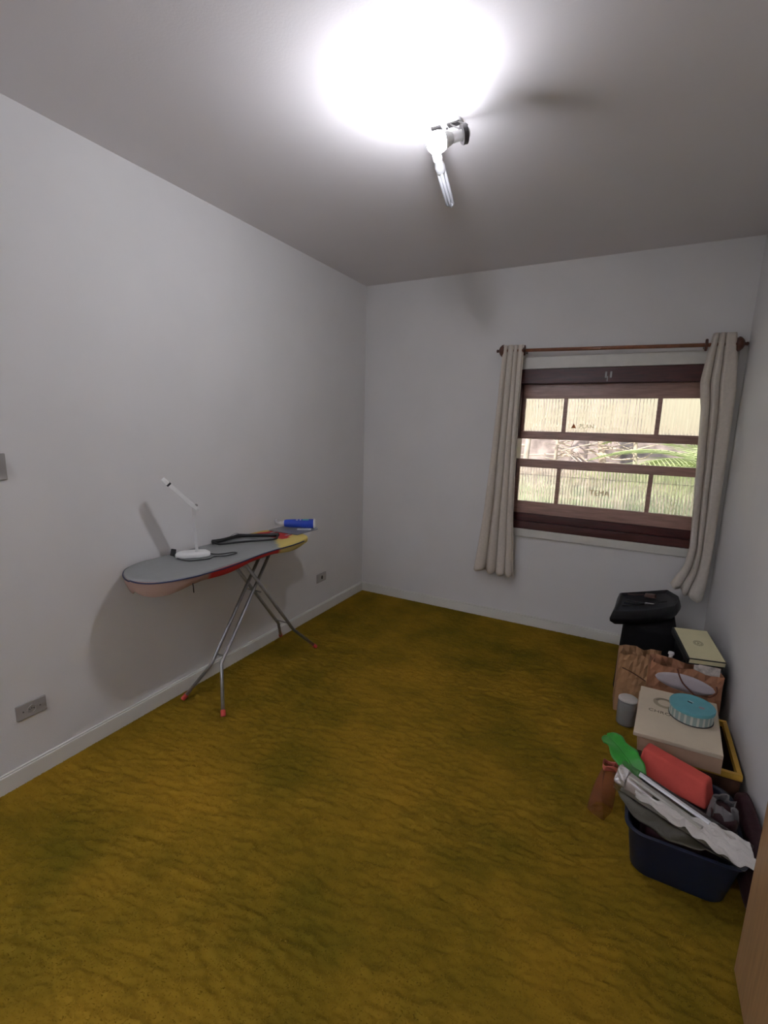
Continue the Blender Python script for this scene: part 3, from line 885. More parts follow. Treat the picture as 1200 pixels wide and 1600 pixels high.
bm = nb(); tube(bm, [Vector((.02, 2.95, TZ - .010)) - So, Vector((.12, 3.03, TZ - .012)) - So, Vector((.25, 3.17, TZ - .010)) - So], .004, 8, smoothpath=4)
obj('seam', bm, m_blkvin, sbg, smooth=True)
# small tools on the bag
pl = thing('pliers', 'small metal pliers with dark handles lying on the black bag', 'pliers', (0.14, 3.03, TZ - .006))
bm = nb()
tube(bm, [(-.115, -.040, 0), (-.05, -.020, .003), (.0, 0, .005)], .0045, 8, smoothpath=4)
tube(bm, [(-.100, .020, 0), (-.05, .010, .003), (.0, 0, .005)], .0045, 8, smoothpath=4)
obj('handle', bm, m_blackp, pl, smooth=True)
bm = nb(); hexa(bm, [(-.008, -.010, 0), (.030, .004, 0), (.045, .016, 0), (-.004, .010, 0)], [(-.008, -.010, .010), (.030, .004, .010), (.045, .016, .008), (-.004, .010, .010)])
obj('jaws', bm, mat('bright_steel', (.7, .7, .7), .25, metal=.9), pl, bevel=.002)
tg = thing('brown_pouch', 'small brown leather pouch lying on the black bag', 'pouch', (0.165, 3.19, TZ - .008))
bm = nb(); hexa(bm, [(-.035, -.022, 0), (.030, -.020, 0), (.036, .022, 0), (-.030, .024, 0)], [(-.030, -.018, .020), (.026, -.016, .022), (.030, .018, .022), (-.026, .020, .018)])
obj('pouch_body', bm, mat('brown_leather', (.10, .045, .035), .5), tg, bevel=.006, seg=3)
bm = nb(); tube(bm, [(-.035, 0, .010), (-.09, -.02, .004), (-.14, -.015, .003)], .004, 8, smoothpath=4); obj('strap', bm, mat('dull_leather', (.07, .04, .035), .6), tg, smooth=True)

# black box and the cream box on it
bb = thing('black_box', 'upright black box behind the kraft bag, under the cream box', 'box', (0.397, 2.74, 0))
bm = nb(); hexa(bm, [(-.083, -.115, 0), (.075, -.11, 0), (.075, .12, 0), (-.10, .12, 0)], [(-.083, -.115, .385), (.078, -.11, .385), (.060, .12, .425), (-.110, .12, .425)])
obj('box_body', bm, mat('black_gloss_card', (0.010, 0.010, 0.010), 0.35, noise=.3, nscale=15), bb, bevel=.004)
m_grey_print = mat('grey_print', (.16, .16, .15), .5)
bm = nb()
for i, (ya, yb_) in enumerate(((-.095, -.07), (-.05, -.01), (.02, .035))):
    t0 = (ya + .115) / .235; 
    x = -.0845 - .018 * t0
    box(bm, x - .006, x - .002, ya, yb_, .20 + .02 * i, .212 + .02 * i)
    obj('spine_print', bm, m_grey_print, bb); bm = nb()
cb = thing('cream_box', 'flat cream box with black edges and a round emblem on its lid', 'box', (0.366, 2.665, 0.42))
tilt = math.atan2(.052, .235)
CM = Matrix.Translation((0.366, 2.665, 0.448)) @ Matrix.Rotation(math.radians(13), 4, 'Z') @ Matrix.Rotation(tilt * .9, 4, 'X')
CMl = Matrix.Translation((-0.366, -2.665, -0.42)) @ CM
hw, hl = .081, .128
m_cream = mat('cream_card', (0.66, 0.60, 0.36), 0.5, noise=.04, nscale=12)
m_blackc = mat('black_card', (0.015, 0.015, 0.013), 0.5)
bm = nb(); box(bm, -hw, hw, -hl, hl, -.016, -.010, CMl); obj('base_tray', bm, m_blackc, cb, bevel=.001)
bm = nb(); box(bm, -hw + .002, hw - .002, -hl + .002, hl - .002, -.010, .012, CMl); obj('side_band', bm, m_cream, cb)
bm = nb(); box(bm, -hw, hw, -hl, hl, .012, .017, CMl); box(bm, -hw, -hw + .010, -hl, hl, -.010, .012, CMl); obj('lid_edge', bm, m_blackc, cb, bevel=.001)
bm = nb(); box(bm, -hw + .009, hw - .004, -hl + .004, hl - .004, .017, .0185, CMl); obj('lid_panel', bm, m_cream, cb)
bm = nb()
for r0, r1 in ((.022, .020), (.015, .012), (.006, .002)):
    lathe(bm, [(r1, .0187), (r0, .0187), (r0, .0192), (r1, .0192), (r1, .0187)], 28, CMl @ Matrix.Translation((0.002, .004, 0)), close=False)
for k in range(12):
    a = k * PI / 6
    box(bm, .013, .020, -.0015, .0015, .0187, .0192, CMl @ Matrix.Translation((.002, .004, 0)) @ Matrix.Rotation(a, 4, 'Z'))
obj('emblem', bm, mat('olive_print', (.28, .25, .14), .5), cb)
bm = nb(); box(bm, -hw + .015, -hw + .022, 0, 0, 0, 0, CMl); bm.free()

# kraft paper bags
m_kraft = mat('kraft_paper', (0.42, 0.235, 0.115), 0.7, noise=.10, nscale=8, bump=.6, bscale=12)
m_kraft2 = mat('reddish_kraft_paper', (0.36, 0.165, 0.085), 0.65, noise=.14, nscale=8, bump=.6, bscale=12)
def paper_bag(name, label, x0, x1, y0, y1, ht, m, rz_, seed, tw=0.0):
    cxx, cyy = (x0 + x1) / 2, (y0 + y1) / 2
    t = thing(name, label, 'bag', (cxx, cyy, 0), rz_)
    w, dd = (x1 - x0) / 2, (y1 - y0) / 2
    rr = random.Random(seed)
    ring = []
    n1_, n2_ = 12, 6
    for i in range(n1_): ring.append((lerp(-w, w, i / n1_), -dd))
    for i in range(n2_): ring.append((w, lerp(-dd, dd, i / n2_)))
    for i in range(n1_): ring.append((lerp(w, -w, i / n1_), dd))
    for i in range(n2_): ring.append((-w, lerp(dd, -dd, i / n2_)))
    bm = nb()
    nz = 10
    G = []
    for j in range(nz + 1):
        v = j / nz; row = []
        for k, (x, y) in enumerate(ring):
            sq = 1 - tw * v
            cre = .006 * math.sin(k * 1.7 + j * 1.3 + seed) * (0.3 + v)
            fold = .012 * v if abs(abs(x) - w) < 1e-6 else 0
            row.append(bm.verts.new((x - math.copysign(fold * (1 - abs(y) / dd), x) * 1.5, y * sq + cre, ht * v + (.007 * math.sin(k * .9 + seed) if j == nz else 0))))
        G.append(row)
    n = len(ring)
    for j in range(nz):
        for k in range(n):
            bm.faces.new((G[j][k], G[j][(k + 1) % n], G[j + 1][(k + 1) % n], G[j + 1][k]))
    bm.faces.new(G[0][::-1])
    obj('bag_body', bm, m, t, solid=.0015)
    return t, w, dd
kb, w_, d_ = paper_bag('paper_bag', 'tan kraft paper bag, creased, standing in front of the black case', 0.030, 0.235, 2.665, 2.815, 0.325, m_kraft, .06, 3, .25)
bm = nb(); tube(bm, [(-.085, -.083, .255), (-.03, -.082, .235), (.03, -.082, .205)], .003, 8, smoothpath=4); obj('crease_cord', bm, mat('dark_brown_cord', (.10, .04, .02), .6), kb, smooth=True)
kb2, w_, d_ = paper_bag('paper_bag', 'reddish brown paper bag with pale window panel and cord handle beside the wall', 0.170, 0.465, 2.500, 2.615, 0.385, m_kraft2, .03, 8, .15)
m_lilac = mat('cloudy_window_film', (0.50, 0.45, 0.47), 0.3, noise=.12, nscale=12)
bm = nb()
def filmf(u, v):
    x = lerp(-.128, .118, u); h_ = math.sin(PI * u) ** .5
    z = .315 + .02 * (1 - u) + (v - .5) * .085 * h_
    return Vector((x, -.0715 - .0015 * math.sin(u * 9), z))
surf(bm, filmf, 24, 4); obj('window_panel', bm, m_lilac, kb2, solid=.001, smooth=True)
bm = nb()
tube(bm, [(-.040, -.060, .386), (-.030, -.076, .360), (-.010, -.078, .325), (.030, -.078, .290), (.050, -.078, .275)], .0035, 8, smoothpath=5)
tube(bm, [(.118, -.076, .345), (.122, -.078, .315), (.102, -.078, .290), (.090, -.078, .288)], .0035, 8, smoothpath=5)
obj('cord_handle', bm, mat('rust_cord', (.14, .04, .02), .6), kb2, smooth=True)
bm = nb(); box(bm, .030, .135, -.020, -.019, .355, .412); obj('tissue', bm, mat('patterned_tissue', (.50, .45, .40), .8, noise=.35, nscale=45), kb2)
# white bottle peeking out behind the bags
wb_ = thing('white_bottle', 'small white bottle poking up between the paper bags', 'bottle', (0.262, 2.660, 0))
bm = nb(); lathe(bm, [(0, 0), (.024, 0), (.027, .01), (.027, .332), (.022, .347), (.012, .355), (.010, .362), (0, .362)], 28); obj('bottle_body', bm, mat('pink_white_plastic', (.70, .64, .63), .35), wb_, smooth=False, bevel=.001)
bm = nb(); lathe(bm, [(0, .362), (.0095, .362), (.0095, .380), (.014, .384), (.013, .394), (0, .396)], 24); obj('cap', bm, m_whitep, wb_)
# clear jar
jr = thing('plastic_jar', 'clear plastic jar half filled with grey, beside the cream cardboard box', 'jar', (0.096, 2.553, 0))
m_jar = mat('clear_plastic', (0.85, 0.85, 0.82), 0.12, trans=0.75, ior=1.25)
bm = nb(); lathe(bm, [(0, .001), (.040, .001), (.046, .008), (.046, .128), (.043, .136), (.041, .136), (.0435, .126), (.0435, .010), (0, .006)], 36); obj('jar_wall', bm, m_jar, jr, smooth=True)
bm = nb(); lathe(bm, [(0, .010), (.042, .012), (.042, .090), (.038, .094), (0, .093)], 32); obj('contents', bm, mat('grey_contents', (.10, .085, .07), .8, noise=.3, nscale=60), jr)
bm = nb(); lathe(bm, [(0, .136), (.0455, .136), (.0455, .142), (.040, .146), (0, .147)], 36); obj('lid', bm, mat('milky_plastic', (.62, .60, .56), .35), jr)

# crate with yellow rim, holding the cream cardboard box
cr_ = thing('rimmed_crate', 'dark brown crate with a yellow rim beside the right wall', 'crate', (0.320, 2.255, 0))
rx, ry0, ry1 = .166, -.195, .198
bm = nb()
box(bm, -rx, rx, ry0, ry0 + .008, 0, .182); box(bm, -rx, rx, ry1 - .008, ry1, 0, .182)
box(bm, -rx, -rx + .008, ry0 + .008, ry1 - .008, 0, .182); box(bm, rx - .008, rx, ry0 + .008, ry1 - .008, 0, .182); box(bm, -rx + .008, rx - .008, ry0 + .008, ry1 - .008, 0, .010)
obj('crate_body', bm, mat('dark_brown_panel', (.065, .028, .014), .7, noise=.45, nscale=18), cr_)
bm = nb()
box(bm, -rx - .004, rx + .004, ry0 - .004, ry0 + .014, .182, .207); box(bm, -rx - .004, rx + .004, ry1 - .014, ry1 + .004, .182, .207)
box(bm, -rx - .004, -rx + .014, ry0 + .014, ry1 - .014, .182, .207); box(bm, rx - .014, rx + .004, ry0 + .014, ry1 - .014, .182, .207)
obj('rim', bm, mat('yellow_plastic', (.52, .30, .04), .5, noise=.1, nscale=20), cr_, bevel=.002)

bx = thing('cardboard_box', 'cream cardboard box with lid and printed ring, resting on the yellow rimmed crate', 'box', (0.268, 2.205, 0.2080))
m_card = mat('cream_cardboard', (0.62, 0.52, 0.38), 0.6, noise=.05, nscale=8)
m_card2 = mat('tan_cardboard', (0.50, 0.33, 0.22), 0.65, noise=.06, nscale=8)
bm = nb(); box(bm, -.138, .146, -.180, .185, 0, .0738); obj('box_body', bm, m_card2, bx, bevel=.002)
bm = nb()
hexa(bm, [(-.160, -.205, .074), (.142, -.200, .074), (.168, .208, .074), (-.132, .205, .074)], [(-.160, -.205, .092), (.142, -.200, .092), (.168, .208, .092), (-.132, .205, .092)])
obj('lid', bm, m_card, bx, bevel=.003)
bm = nb(); lathe(bm, [(.026, .0922), (.044, .0922), (.044, .0926), (.026, .0926), (.026, .0922)], 40, Matrix.Translation((-.040, .088, 0)) @ Matrix.Diagonal((1, 1, 1, 1)), close=False)
obj('printed_ring', bm, mat('tan_print', (.36, .29, .19), .6), bx)
bm = nb(); lathe(bm, [(.029, .0926), (.039, .0926), (.039, .0929), (.029, .0929), (.029, .0926)], 40, Matrix.Translation((-.037, .090, 0)), close=False)
bmesh.ops.bisect_plane(bm, geom=bm.verts[:] + bm.edges[:] + bm.faces[:], plane_co=(0, .100, 0), plane_no=(0, 1, 0), clear_inner=True)
obj('printed_arc', bm, mat('grey_brown_print', (.20, .16, .11), .6), bx)
text_mesh('lettering', 'CHROMA', 0.030, mat('dark_olive_print', (.13, .10, .06), .6), bx, Matrix.Translation((-.040, -.002, .0926)) @ Matrix.Rotation(math.radians(-4), 4, 'Z'))

tin = thing('round_tin', 'round blue lidded tin with striped sides on the cream cardboard box', 'tin', (0.322, 2.235, 0.3005))
m_tinb = mat('light_blue_lid', (0.115, 0.36, 0.40), 0.4, noise=.07, nscale=20)
bm = nb(); lathe(bm, [(0, 0), (.078, 0), (.080, .002), (.080, .046), (0, .046)], 56)
def stripe_mat():
    m = mat('striped_tin_side', (0.5, 0.52, 0.47), 0.4)
    nt = m.node_tree
    tc = nt.nodes.new('ShaderNodeTexCoord'); sp = nt.nodes.new('ShaderNodeSeparateXYZ'); nt.links.new(tc.outputs['Object'], sp.inputs[0])
    at = nt.nodes.new('ShaderNodeMath'); at.operation = 'ARCTAN2'; nt.links.new(sp.outputs['Y'], at.inputs[0]); nt.links.new(sp.outputs['X'], at.inputs[1])
    ml = nt.nodes.new('ShaderNodeMath'); ml.operation = 'MULTIPLY'; ml.inputs[1].default_value = 22; nt.links.new(at.outputs[0], ml.inputs[0])
    sn = nt.nodes.new('ShaderNodeMath'); sn.operation = 'SINE'; nt.links.new(ml.outputs[0], sn.inputs[0])
    rp_ = nt.nodes.new('ShaderNodeValToRGB'); nt.links.new(sn.outputs[0], rp_.inputs[0])
    rp_.color_ramp.elements[0].position = .2; rp_.color_ramp.elements[0].color = (.26, .33, .30, 1)
    rp_.color_ramp.elements[1].position = .6; rp_.color_ramp.elements[1].color = (.50, .50, .43, 1)
    nt.links.new(rp_.outputs[0], nt.nodes['Principled BSDF'].inputs['Base Color'])
    return m
obj('tin_side', bm, stripe_mat(), tin, smooth=False)
bm = nb(); lathe(bm, [(0, .046), (.083, .044), (.0845, .048), (.0845, .056), (.082, .0595), (.079, .057), (0, .057)], 56); obj('lid', bm, m_tinb, tin, smooth=False, bevel=.0008)
bm = nb(); lathe(bm, [(0.0795, .0), (.0825, .0), (.0825, .004), (.0795, .004)], 56, close=False); obj('bottom_rim', bm, m_darkg, tin)
bm = nb(); box(bm, -.020, -.002, -.004, .006, .057, .0605, Matrix.Rotation(-.5, 4, 'Z') @ Matrix.Translation((0, .012, 0))); obj('lid_tab', bm, mat('pale_blue', (.35, .50, .52), .4), tin, bevel=.001)
bm = nb(); box(bm, -.022, -.004, -.007, -.004, .0572, .0600, Matrix.Rotation(-.5, 4, 'Z') @ Matrix.Translation((0, .012, 0))); obj('tab_slot', bm, m_hole, tin)
bm = nb(); lathe(bm, [(0, .0572), (.012, .0572), (.012, .0576), (0, .0576)], 8, Matrix.Translation((.032, -.012, 0)) @ Matrix.Diagonal((1, .8, 1, 1))); obj('pink_print', bm, mat('pink_print', (.32, .25, .28), .5), tin)
cpn = thing('ring_lid', 'thin grey metal ring lying on the cream box lid beside the tin', 'ring', (0.243, 2.285, 0.3005))

bpy.data.objects.remove(cpn)

# navy laundry basket in front
BK = Vector((0.268, 1.765, 0))
lbk = thing('laundry_basket', 'dark navy plastic basket full of odds and ends, nearest the door', 'basket', BK)
m_navy = mat('navy_plastic', (0.006, 0.011, 0.028), 0.5)
def rrect(hx, hy, r, z, ox=0, oy=0, n=6):
    o = []
    for qx, qy, a0 in ((1, 1, 0), (-1, 1, PI / 2), (-1, -1, PI), (1, -1, 1.5 * PI)):
        for i in range(n + 1):
            a = a0 + PI / 2 * i / n
            o.append(Vector((ox + qx * (hx - r) + r * math.cos(a), oy + qy * (hy - r) + r * math.sin(a), z)))
    return o
bm = nb()
R_ = [rrect(.132, .135, .05, .004), rrect(.137, .140, .05, .012), rrect(.160, .185, .055, .190), rrect(.170, .195, .06, .192), rrect(.172, .197, .06, .200), rrect(.162, .187, .055, .203),
      rrect(.155, .180, .055, .196), rrect(.132, .135, .05, .014)]
V_ = [[bm.verts.new(p) for p in r] for r in R_]
for a in range(len(V_) - 1):
    for k in range(len(V_[0])):
        k2 = (k + 1) % len(V_[0]); bm.faces.new((V_[a][k], V_[a][k2], V_[a + 1][k2], V_[a + 1][k]))
bm.faces.new(V_[0][::-1]); bm.faces.new(V_[-1])
obj('basket_wall', bm, m_navy, lbk, smooth=False, bevel=.001)
for sx in (-1, 1):
    bm = nb(); box(bm, sx * .163 - .006, sx * .163 + .006, -.05, .05, .150, .188); obj('handle', bm, m_navy, lbk, bevel=.003)

m_maroon = mat('maroon_fabric', (0.028, 0.005, 0.007), 0.7, noise=.3, nscale=14, bump=.5, bscale=18)
def blob(name, label, cat, c, hs, rot, m, seed, amp=.08, p=3.0, part='body', nu=40, nv=20):
    t = thing(name, label, cat, (c[0], c[1], c[2] - hs[2]))
    Mx = Matrix.Translation((0, 0, hs[2])) @ rot
    rr = random.Random(seed); ph = [rr.uniform(0, 6) for _ in range(6)]
    def fn(u, v):
        a = 2 * PI * u; b_ = PI * (v - .5)
        c_, s_ = math.cos(a), math.sin(a); cb_, sb_ = math.cos(b_), math.sin(b_)
        e = 2 / p
        q = Vector((math.copysign(abs(cb_) ** e * abs(c_) ** e, c_), math.copysign(abs(cb_) ** e * abs(s_) ** e, s_), math.copysign(abs(sb_) ** e, sb_)))
        k = 1 + amp * (math.sin(3 * a + ph[0] + 2 * b_) * .5 + math.sin(7 * a + ph[1]) * .25 * math.cos(3 * b_ + ph[2]))
        return Mx @ Vector((q.x * hs[0] * k, q.y * hs[1] * k, q.z * hs[2] * (1 + .5 * amp * math.sin(5 * q.x + ph[3]))))
    bm = nb(); surf(bm, fn, nu, nv, wrap=True); bmesh.ops.remove_doubles(bm, verts=bm.verts, dist=1e-5)
    obj(part, bm, m, t, smooth=True)
    return t
# stuffing: a maroon cloth bag inside the basket carries the other things
blob('cloth_bag', 'dark maroon cloth bag stuffed inside the navy basket under the red pouch', 'bag', (0.262, 1.765, 0.118), (.118, .125, .100), Matrix.Identity(4), m_maroon, 4, .05, 4.0, 'bag_body')
# red pouch
rpz = .222
rp_ = thing('red_pouch', 'bright red padded pouch standing on the maroon bag, behind the packages', 'pouch', (0.245, 1.850, rpz))
RM = Matrix.Rotation(math.radians(-20), 4, 'Z')
def rv(x, y, z): return RM @ Vector((x, y, z))
m_red = mat('red_fabric', (0.56, 0.085, 0.065), 0.75, noise=.08, nscale=10, bump=.3, bscale=40, spec=.2)
bm = nb()
hexa(bm, [rv(-.118, -.048, 0), rv(.118, -.052, 0), rv(.118, .052, 0), rv(-.118, .060, 0)],
     [rv(-.112, .002, .088), rv(.100, -.020, .080), rv(.105, .042, .078), rv(-.108, .055, .092)])
obj('pouch_body', bm, m_red, rp_, bevel=.010, seg=3)
# dark red bag between basket and wall
blob('cloth_bag', 'nearly black maroon bag squeezed between the navy basket and the right wall', 'bag', (0.474, 1.790, 0.115), (.030, .215, .115), Matrix.Identity(4), m_maroon, 9, .06, 3, 'bag_body')

# clear wrapped package leaning over the basket front
m_wrap = mat('clear_wrap', (0.95, 0.94, 0.90), 0.06, trans=0.96, ior=1.12, bump=.6, bscale=30)
m_paperg = mat('olive_grey_sheet', (0.14, 0.125, 0.085), 0.55, noise=.2, nscale=20)
pk = thing('wrapped_package', 'clear plastic wrapped grey sheets leaning over the front of the basket', 'package', (0.235, 1.62, 0.205))
PO = Vector((0.235, 1.62, 0.205))
p0 = Vector((0.058, 1.715, .235)); p1 = Vector((0.412, 1.560, .222)); dp = p1 - p0; Lp = dp.length; dp.normalize()
upv = Vector((.12, .30, .55)).normalized(); upv = (upv - dp * upv.dot(dp)).normalized(); nv_ = dp.cross(upv)
def pq(s_, h_, n_): return p0 + dp * s_ + upv * h_ + nv_ * n_ - PO
bm = nb()
hexa(bm, [pq(.02, 0, -.006), pq(Lp - .02, 0, -.006), pq(Lp - .03, .055, -.006), pq(.02, .070, -.006)], [pq(.02, 0, .006), pq(Lp - .02, 0, .006), pq(Lp - .03, .055, .006), pq(.02, .070, .006)])
obj('sheets', bm, m_paperg, pk, bevel=.002)
bm = nb()
def wr(u, v):
    s_ = lerp(-.005, Lp + .005, u); a = 2 * PI * v
    hh = lerp(.092, .070, u) / 2
    e = math.sin(a) ; 
    th = .013 * min(1, 8 * u, 8 * (1 - u)) + .001
    return pq(s_, hh + (hh + .006) * math.cos(a), th * e + .003 * math.sin(22 * u + 3 * v) * math.sin(5 * a))
g = surf(bm, wr, 40, 20)
obj('plastic_wrap', bm, m_wrap, pk, smooth=True)
bm = nb()   # loose lower edge of the wrap drooping in front of the basket
surf(bm, lambda u, v: pq(lerp(.02, Lp * .86, u), -.002 - (.045 * math.sin(PI * min(1, u * 1.15)) ** .6 + .004) * v + .003 * math.sin(20 * u), 0.008 + .012 * v + .004 * math.sin(14 * u + 4 * v)), 40, 6)
obj('drooping_wrap', bm, mat('olive_film', (.05, .043, .024), .5, bump=.6, bscale=25), pk, smooth=True, solid=.001)
# curled grey sheet at the left end
m_sheet = mat('pale_plastic_sheet', (0.36, 0.31, 0.27), 0.25, coat=.5)
bm = nb()
def cs(u, v):
    p = p0 + dp * lerp(.0, .12, u) + upv * lerp(.015, .085 - .03 * u, v) + nv_ * (.016 + .012 * math.sin(PI * v) * (1 - u * .5))
    return p - PO
surf(bm, cs, 14, 14); obj('curled_sheet', bm, m_sheet, pk, smooth=True, solid=.001)
m_shine = mat('shiny_film', (0.75, 0.72, 0.70), 0.08, metal=.5, bump=1.0, bscale=60)
bm = nb()
def cs2(u, v):
    p = p0 + dp * lerp(-.002, .034, u) + upv * lerp(.018, .080, v) + nv_ * (.021 + .012 * math.sin(PI * v) + .004 * math.sin(9 * v + 6 * u))
    return p - PO
surf(bm, cs2, 12, 14); obj('foil_corner', bm, m_shine, pk, smooth=True, solid=.0008)

# two long white channel bars
def bar(name, label, a, b_, w, h_, m, roll=0.0):
    a = Vector(a); b_ = Vector(b_)
    t = thing(name, label, 'strip', a, 0, 'white strips in the basket')
    d = b_ - a; L = d.length; d.normalize()
    sx = d.cross(Vector((0, 0, 1))).normalized(); uz = sx.cross(d).normalized()
    sx2 = sx * math.cos(roll) + uz * math.sin(roll); uz2 = -sx * math.sin(roll) + uz * math.cos(roll)
    Mb = Matrix(((sx2.x, d.x, uz2.x, 0), (sx2.y, d.y, uz2.y, 0), (sx2.z, d.z, uz2.z, 0), (0, 0, 0, 1)))
    bm = nb(); box(bm, -w / 2, w / 2, 0, L, -h_ / 2, h_ / 2, Mb); obj('strip_body', bm, m, t, bevel=.0012)
    bm = nb(); hexa(bm, [Mb @ Vector(q) for q in ((-w * .6, -.028, -h_ * .4), (w * .6, -.022, -h_ * .4), (w * .5, .012, -h_ * .4), (-w * .5, .012, -h_ * .4))],
                    [Mb @ Vector(q) for q in ((-w * .6, -.028, h_ * .6), (w * .6, -.022, h_ * .6), (w * .5, .012, h_ * .6), (-w * .5, .012, h_ * .6))])
    obj('end_tab', bm, m, t, bevel=.001)
    return t
m_strip = mat('white_strip', (0.80, 0.81, 0.82), 0.35)
m_strip2 = mat('beige_strip', (0.40, 0.385, 0.34), 0.4)
bar('plastic_strip', 'bright white long strip lying over the basket, next to the red pouch', (.150, 1.705, .312), (.325, 1.612, .296), .019, .008, m_strip, .3)
bar('plastic_strip', 'dull beige long strip in front of the bright white strip', (.122, 1.690, .306), (.305, 1.590, .290), .030, .008, m_strip2, .3)

# crumpled white paper towel
rr = random.Random(3)
noise_g = [[rr.uniform(-1, 1) for _ in range(12)] for _ in range(8)]
pt_ = thing('paper_towel', 'crumpled white paper towel lying along the wrapped package', 'paper', (0.27, 1.59, 0.28))
PT = Vector((0.27, 1.59, 0.28))
e0 = Vector((.118, 1.640, .292)); e1 = Vector((.425, 1.572, .278))
def towel(u, v):
    # u along, v across; narrow at the left, broad at the right
    c = lerp(e0, e1, u)
    w = interp([(0, .010), (.2, .032), (.4, .045), (.45, .030), (.55, .050), (.85, .080), (1, .055)], u)
    ac = Vector((.10, -.35, -.20)).normalized()
    i = u * 10; j = v * 6; i0 = int(i); j0 = min(int(j), 6)
    n = noise_g[j0 % 8][i0 % 12] * (1 - (i - i0)) + noise_g[j0 % 8][(i0 + 1) % 12] * (i - i0)
    n2 = math.sin(31 * u + 9 * v) * .35 + math.sin(17 * v - 12 * u) * .35
    edge = .004 * math.sin(40 * u)
    return c + ac * ((v - .35) * w * 1.25 + edge) + Vector((0, 0, 1)) * (.007 * n + .004 * n2 + .010 * math.sin(PI * v)) - PT
bm = nb(); surf(bm, towel, 60, 18)
obj('towel', bm, mat('white_tissue', (0.60, 0.57, 0.53), 0.85, bump=.6, bscale=50, spec=.1), pt_, solid=.0012, smooth=False)

# clear bag end with maroon content near the wall
cbg = thing('clear_bag', 'clear plastic bag with dark content behind the white paper towel', 'bag', (0.380, 1.735, 0.215))
CO = Vector((0.40, 1.63, 0.205))
m_clearbag = mat('thin_clear_film', (0.55, 0.52, 0.52), 0.12, trans=.7, ior=1.15, bump=1.0, bscale=40)
bm = nb()
def cbf(u, v):
    a = 2 * PI * u
    return Vector((.042 * math.cos(a) * (1 - .3 * v), .060 * math.sin(a) * (1 - .4 * v), lerp(0.0, .085, v))) + Vector((.006 * math.sin(7 * a + 5 * v), .006 * math.sin(5 * a), .006 * math.sin(6 * a)))
surf(bm, cbf, 40, 10, wrap=True); obj('film', bm, m_clearbag, cbg, smooth=True, solid=.0008)
bm = nb(); lathe(bm, [(0, .004), (.030, .004), (.040, .020), (.036, .050), (.015, .066), (0, .068)], 20, Matrix.Diagonal((1, 1.5, 1, 1))); obj('dark_content', bm, m_maroon, cbg, smooth=True)

# green leaf shaped plastic piece
m_green = mat('green_plastic', (0.035, 0.30, 0.03), 0.35, noise=.12, nscale=25, trans=.1)
gl = thing('green_plastic_leaf', 'bright green leaf shaped plastic piece sticking out of the basket over carpet', 'ornament', (0.125, 1.795, 0.25))
GO = Vector((0.125, 1.795, 0.25))
g0 = Vector((.130, 1.775, .262)); g1 = Vector((.012, 1.985, .262))
gd = g1 - g0; gs = gd.cross(Vector((-.2, -.2, 1))).normalized(); gn = gs.cross(gd).normalized()
def leaf(u, v):
    w = interp([(0, .030), (.15, .044), (.35, .048), (.5, .042), (.62, .036), (.75, .038), (.88, .034), (.96, .022), (1, .005)], u)
    w *= 1 + .06 * math.sin(20 * u)
    s_ = (v - .5) * 2
    return g0 + gd * u + gs * (s_ * w) + gn * (.030 * math.sin(PI * u) - .010 * (1 - abs(s_)) + .006 * math.sin(9 * u) * s_) - GO
bm = nb(); surf(bm, leaf, 40, 10); obj('leaf_blade', bm, m_green, gl, smooth=True, solid=.003)
bm = nb(); tube(bm, [leaf(t, .5) + gn * .002 for t in (0, .2, .4, .6, .8, .94)], [.004, .0035, .003, .003, .002, .001], 8, smoothpath=3); obj('leaf_rib', bm, m_green, gl, smooth=True)

# red see-through plastic bag slumped on the carpet
m_redfilm = mat('red_film', (0.55, 0.17, 0.14), 0.25, trans=.6, ior=1.15, bump=.6, bscale=30)
m_redfilm.node_tree.nodes['Principled BSDF'].inputs['Alpha'].default_value = 0.30
rf = thing('red_plastic_bag', 'thin reddish see-through plastic bag slumped on the carpet left of the basket', 'bag', (0.020, 1.86, 0))
def rff(u, v):
    a = 2 * PI * u
    r = lerp(.75, .40, v)
    return Vector((.052 * r * math.cos(a) + .022 * v, .060 * r * math.sin(a) + .02 * v, .004 + .195 * v)) + Vector((.009 * math.sin(3 * a + 5 * v), .009 * math.sin(2 * a + 7 * v), .010 * v * math.sin(3 * a)))
bm = nb(); surf(bm, rff, 36, 14, wrap=True); obj('film', bm, m_redfilm, rf, smooth=True, solid=.0008)
bm = nb(); surf(bm, lambda u, v: Vector((.02 + .030 * math.cos(2 * PI * u) * (1 + .1 * math.sin(9 * u)), .02 + .022 * math.sin(2 * PI * u), .185 + .022 * v + .006 * math.sin(18 * u))), 30, 3, wrap=True)
obj('gathered_top', bm, mat('red_film_dense', (0.50, 0.13, 0.09), 0.4), rf, smooth=True, solid=.001)

# ------------------------------------------------------------ garden outside
m_lawn = mat('sunlit_lawn', (0.68, 0.74, 0.62), 0.9, noise=.4, nscale=6)
m_nwall = mat('neighbour_wall', (0.48, 0.425, 0.32), 0.8, noise=.10, nscale=1.3)
o = obj('garden_lawn', box(nb(), -12, 12, YB + T, 16, -0.5, -0.3), m_lawn); tag(o, kind='structure')
nbw = obj('garden_wall', box(nb(), -10, 10, 8.6, 8.8, -0.3, 3.6), m_nwall); tag(nbw, kind='structure')
rw = obj('rock_wall', box(nb(), -9, 9, 8.15, 8.45, -0.3, 1.45), mat('pinkish_rock', (0.34, 0.27, 0.25), .9, noise=.55, nscale=5, bump=.8, bscale=6)); tag(rw, kind='structure')
m_bark = mat('pale_bark', (0.62, 0.50, 0.40), 0.8, noise=.2, nscale=10)
m_bark2 = mat('pinkish_trunk', (0.55, 0.44, 0.42), 0.8, noise=.25, nscale=6)
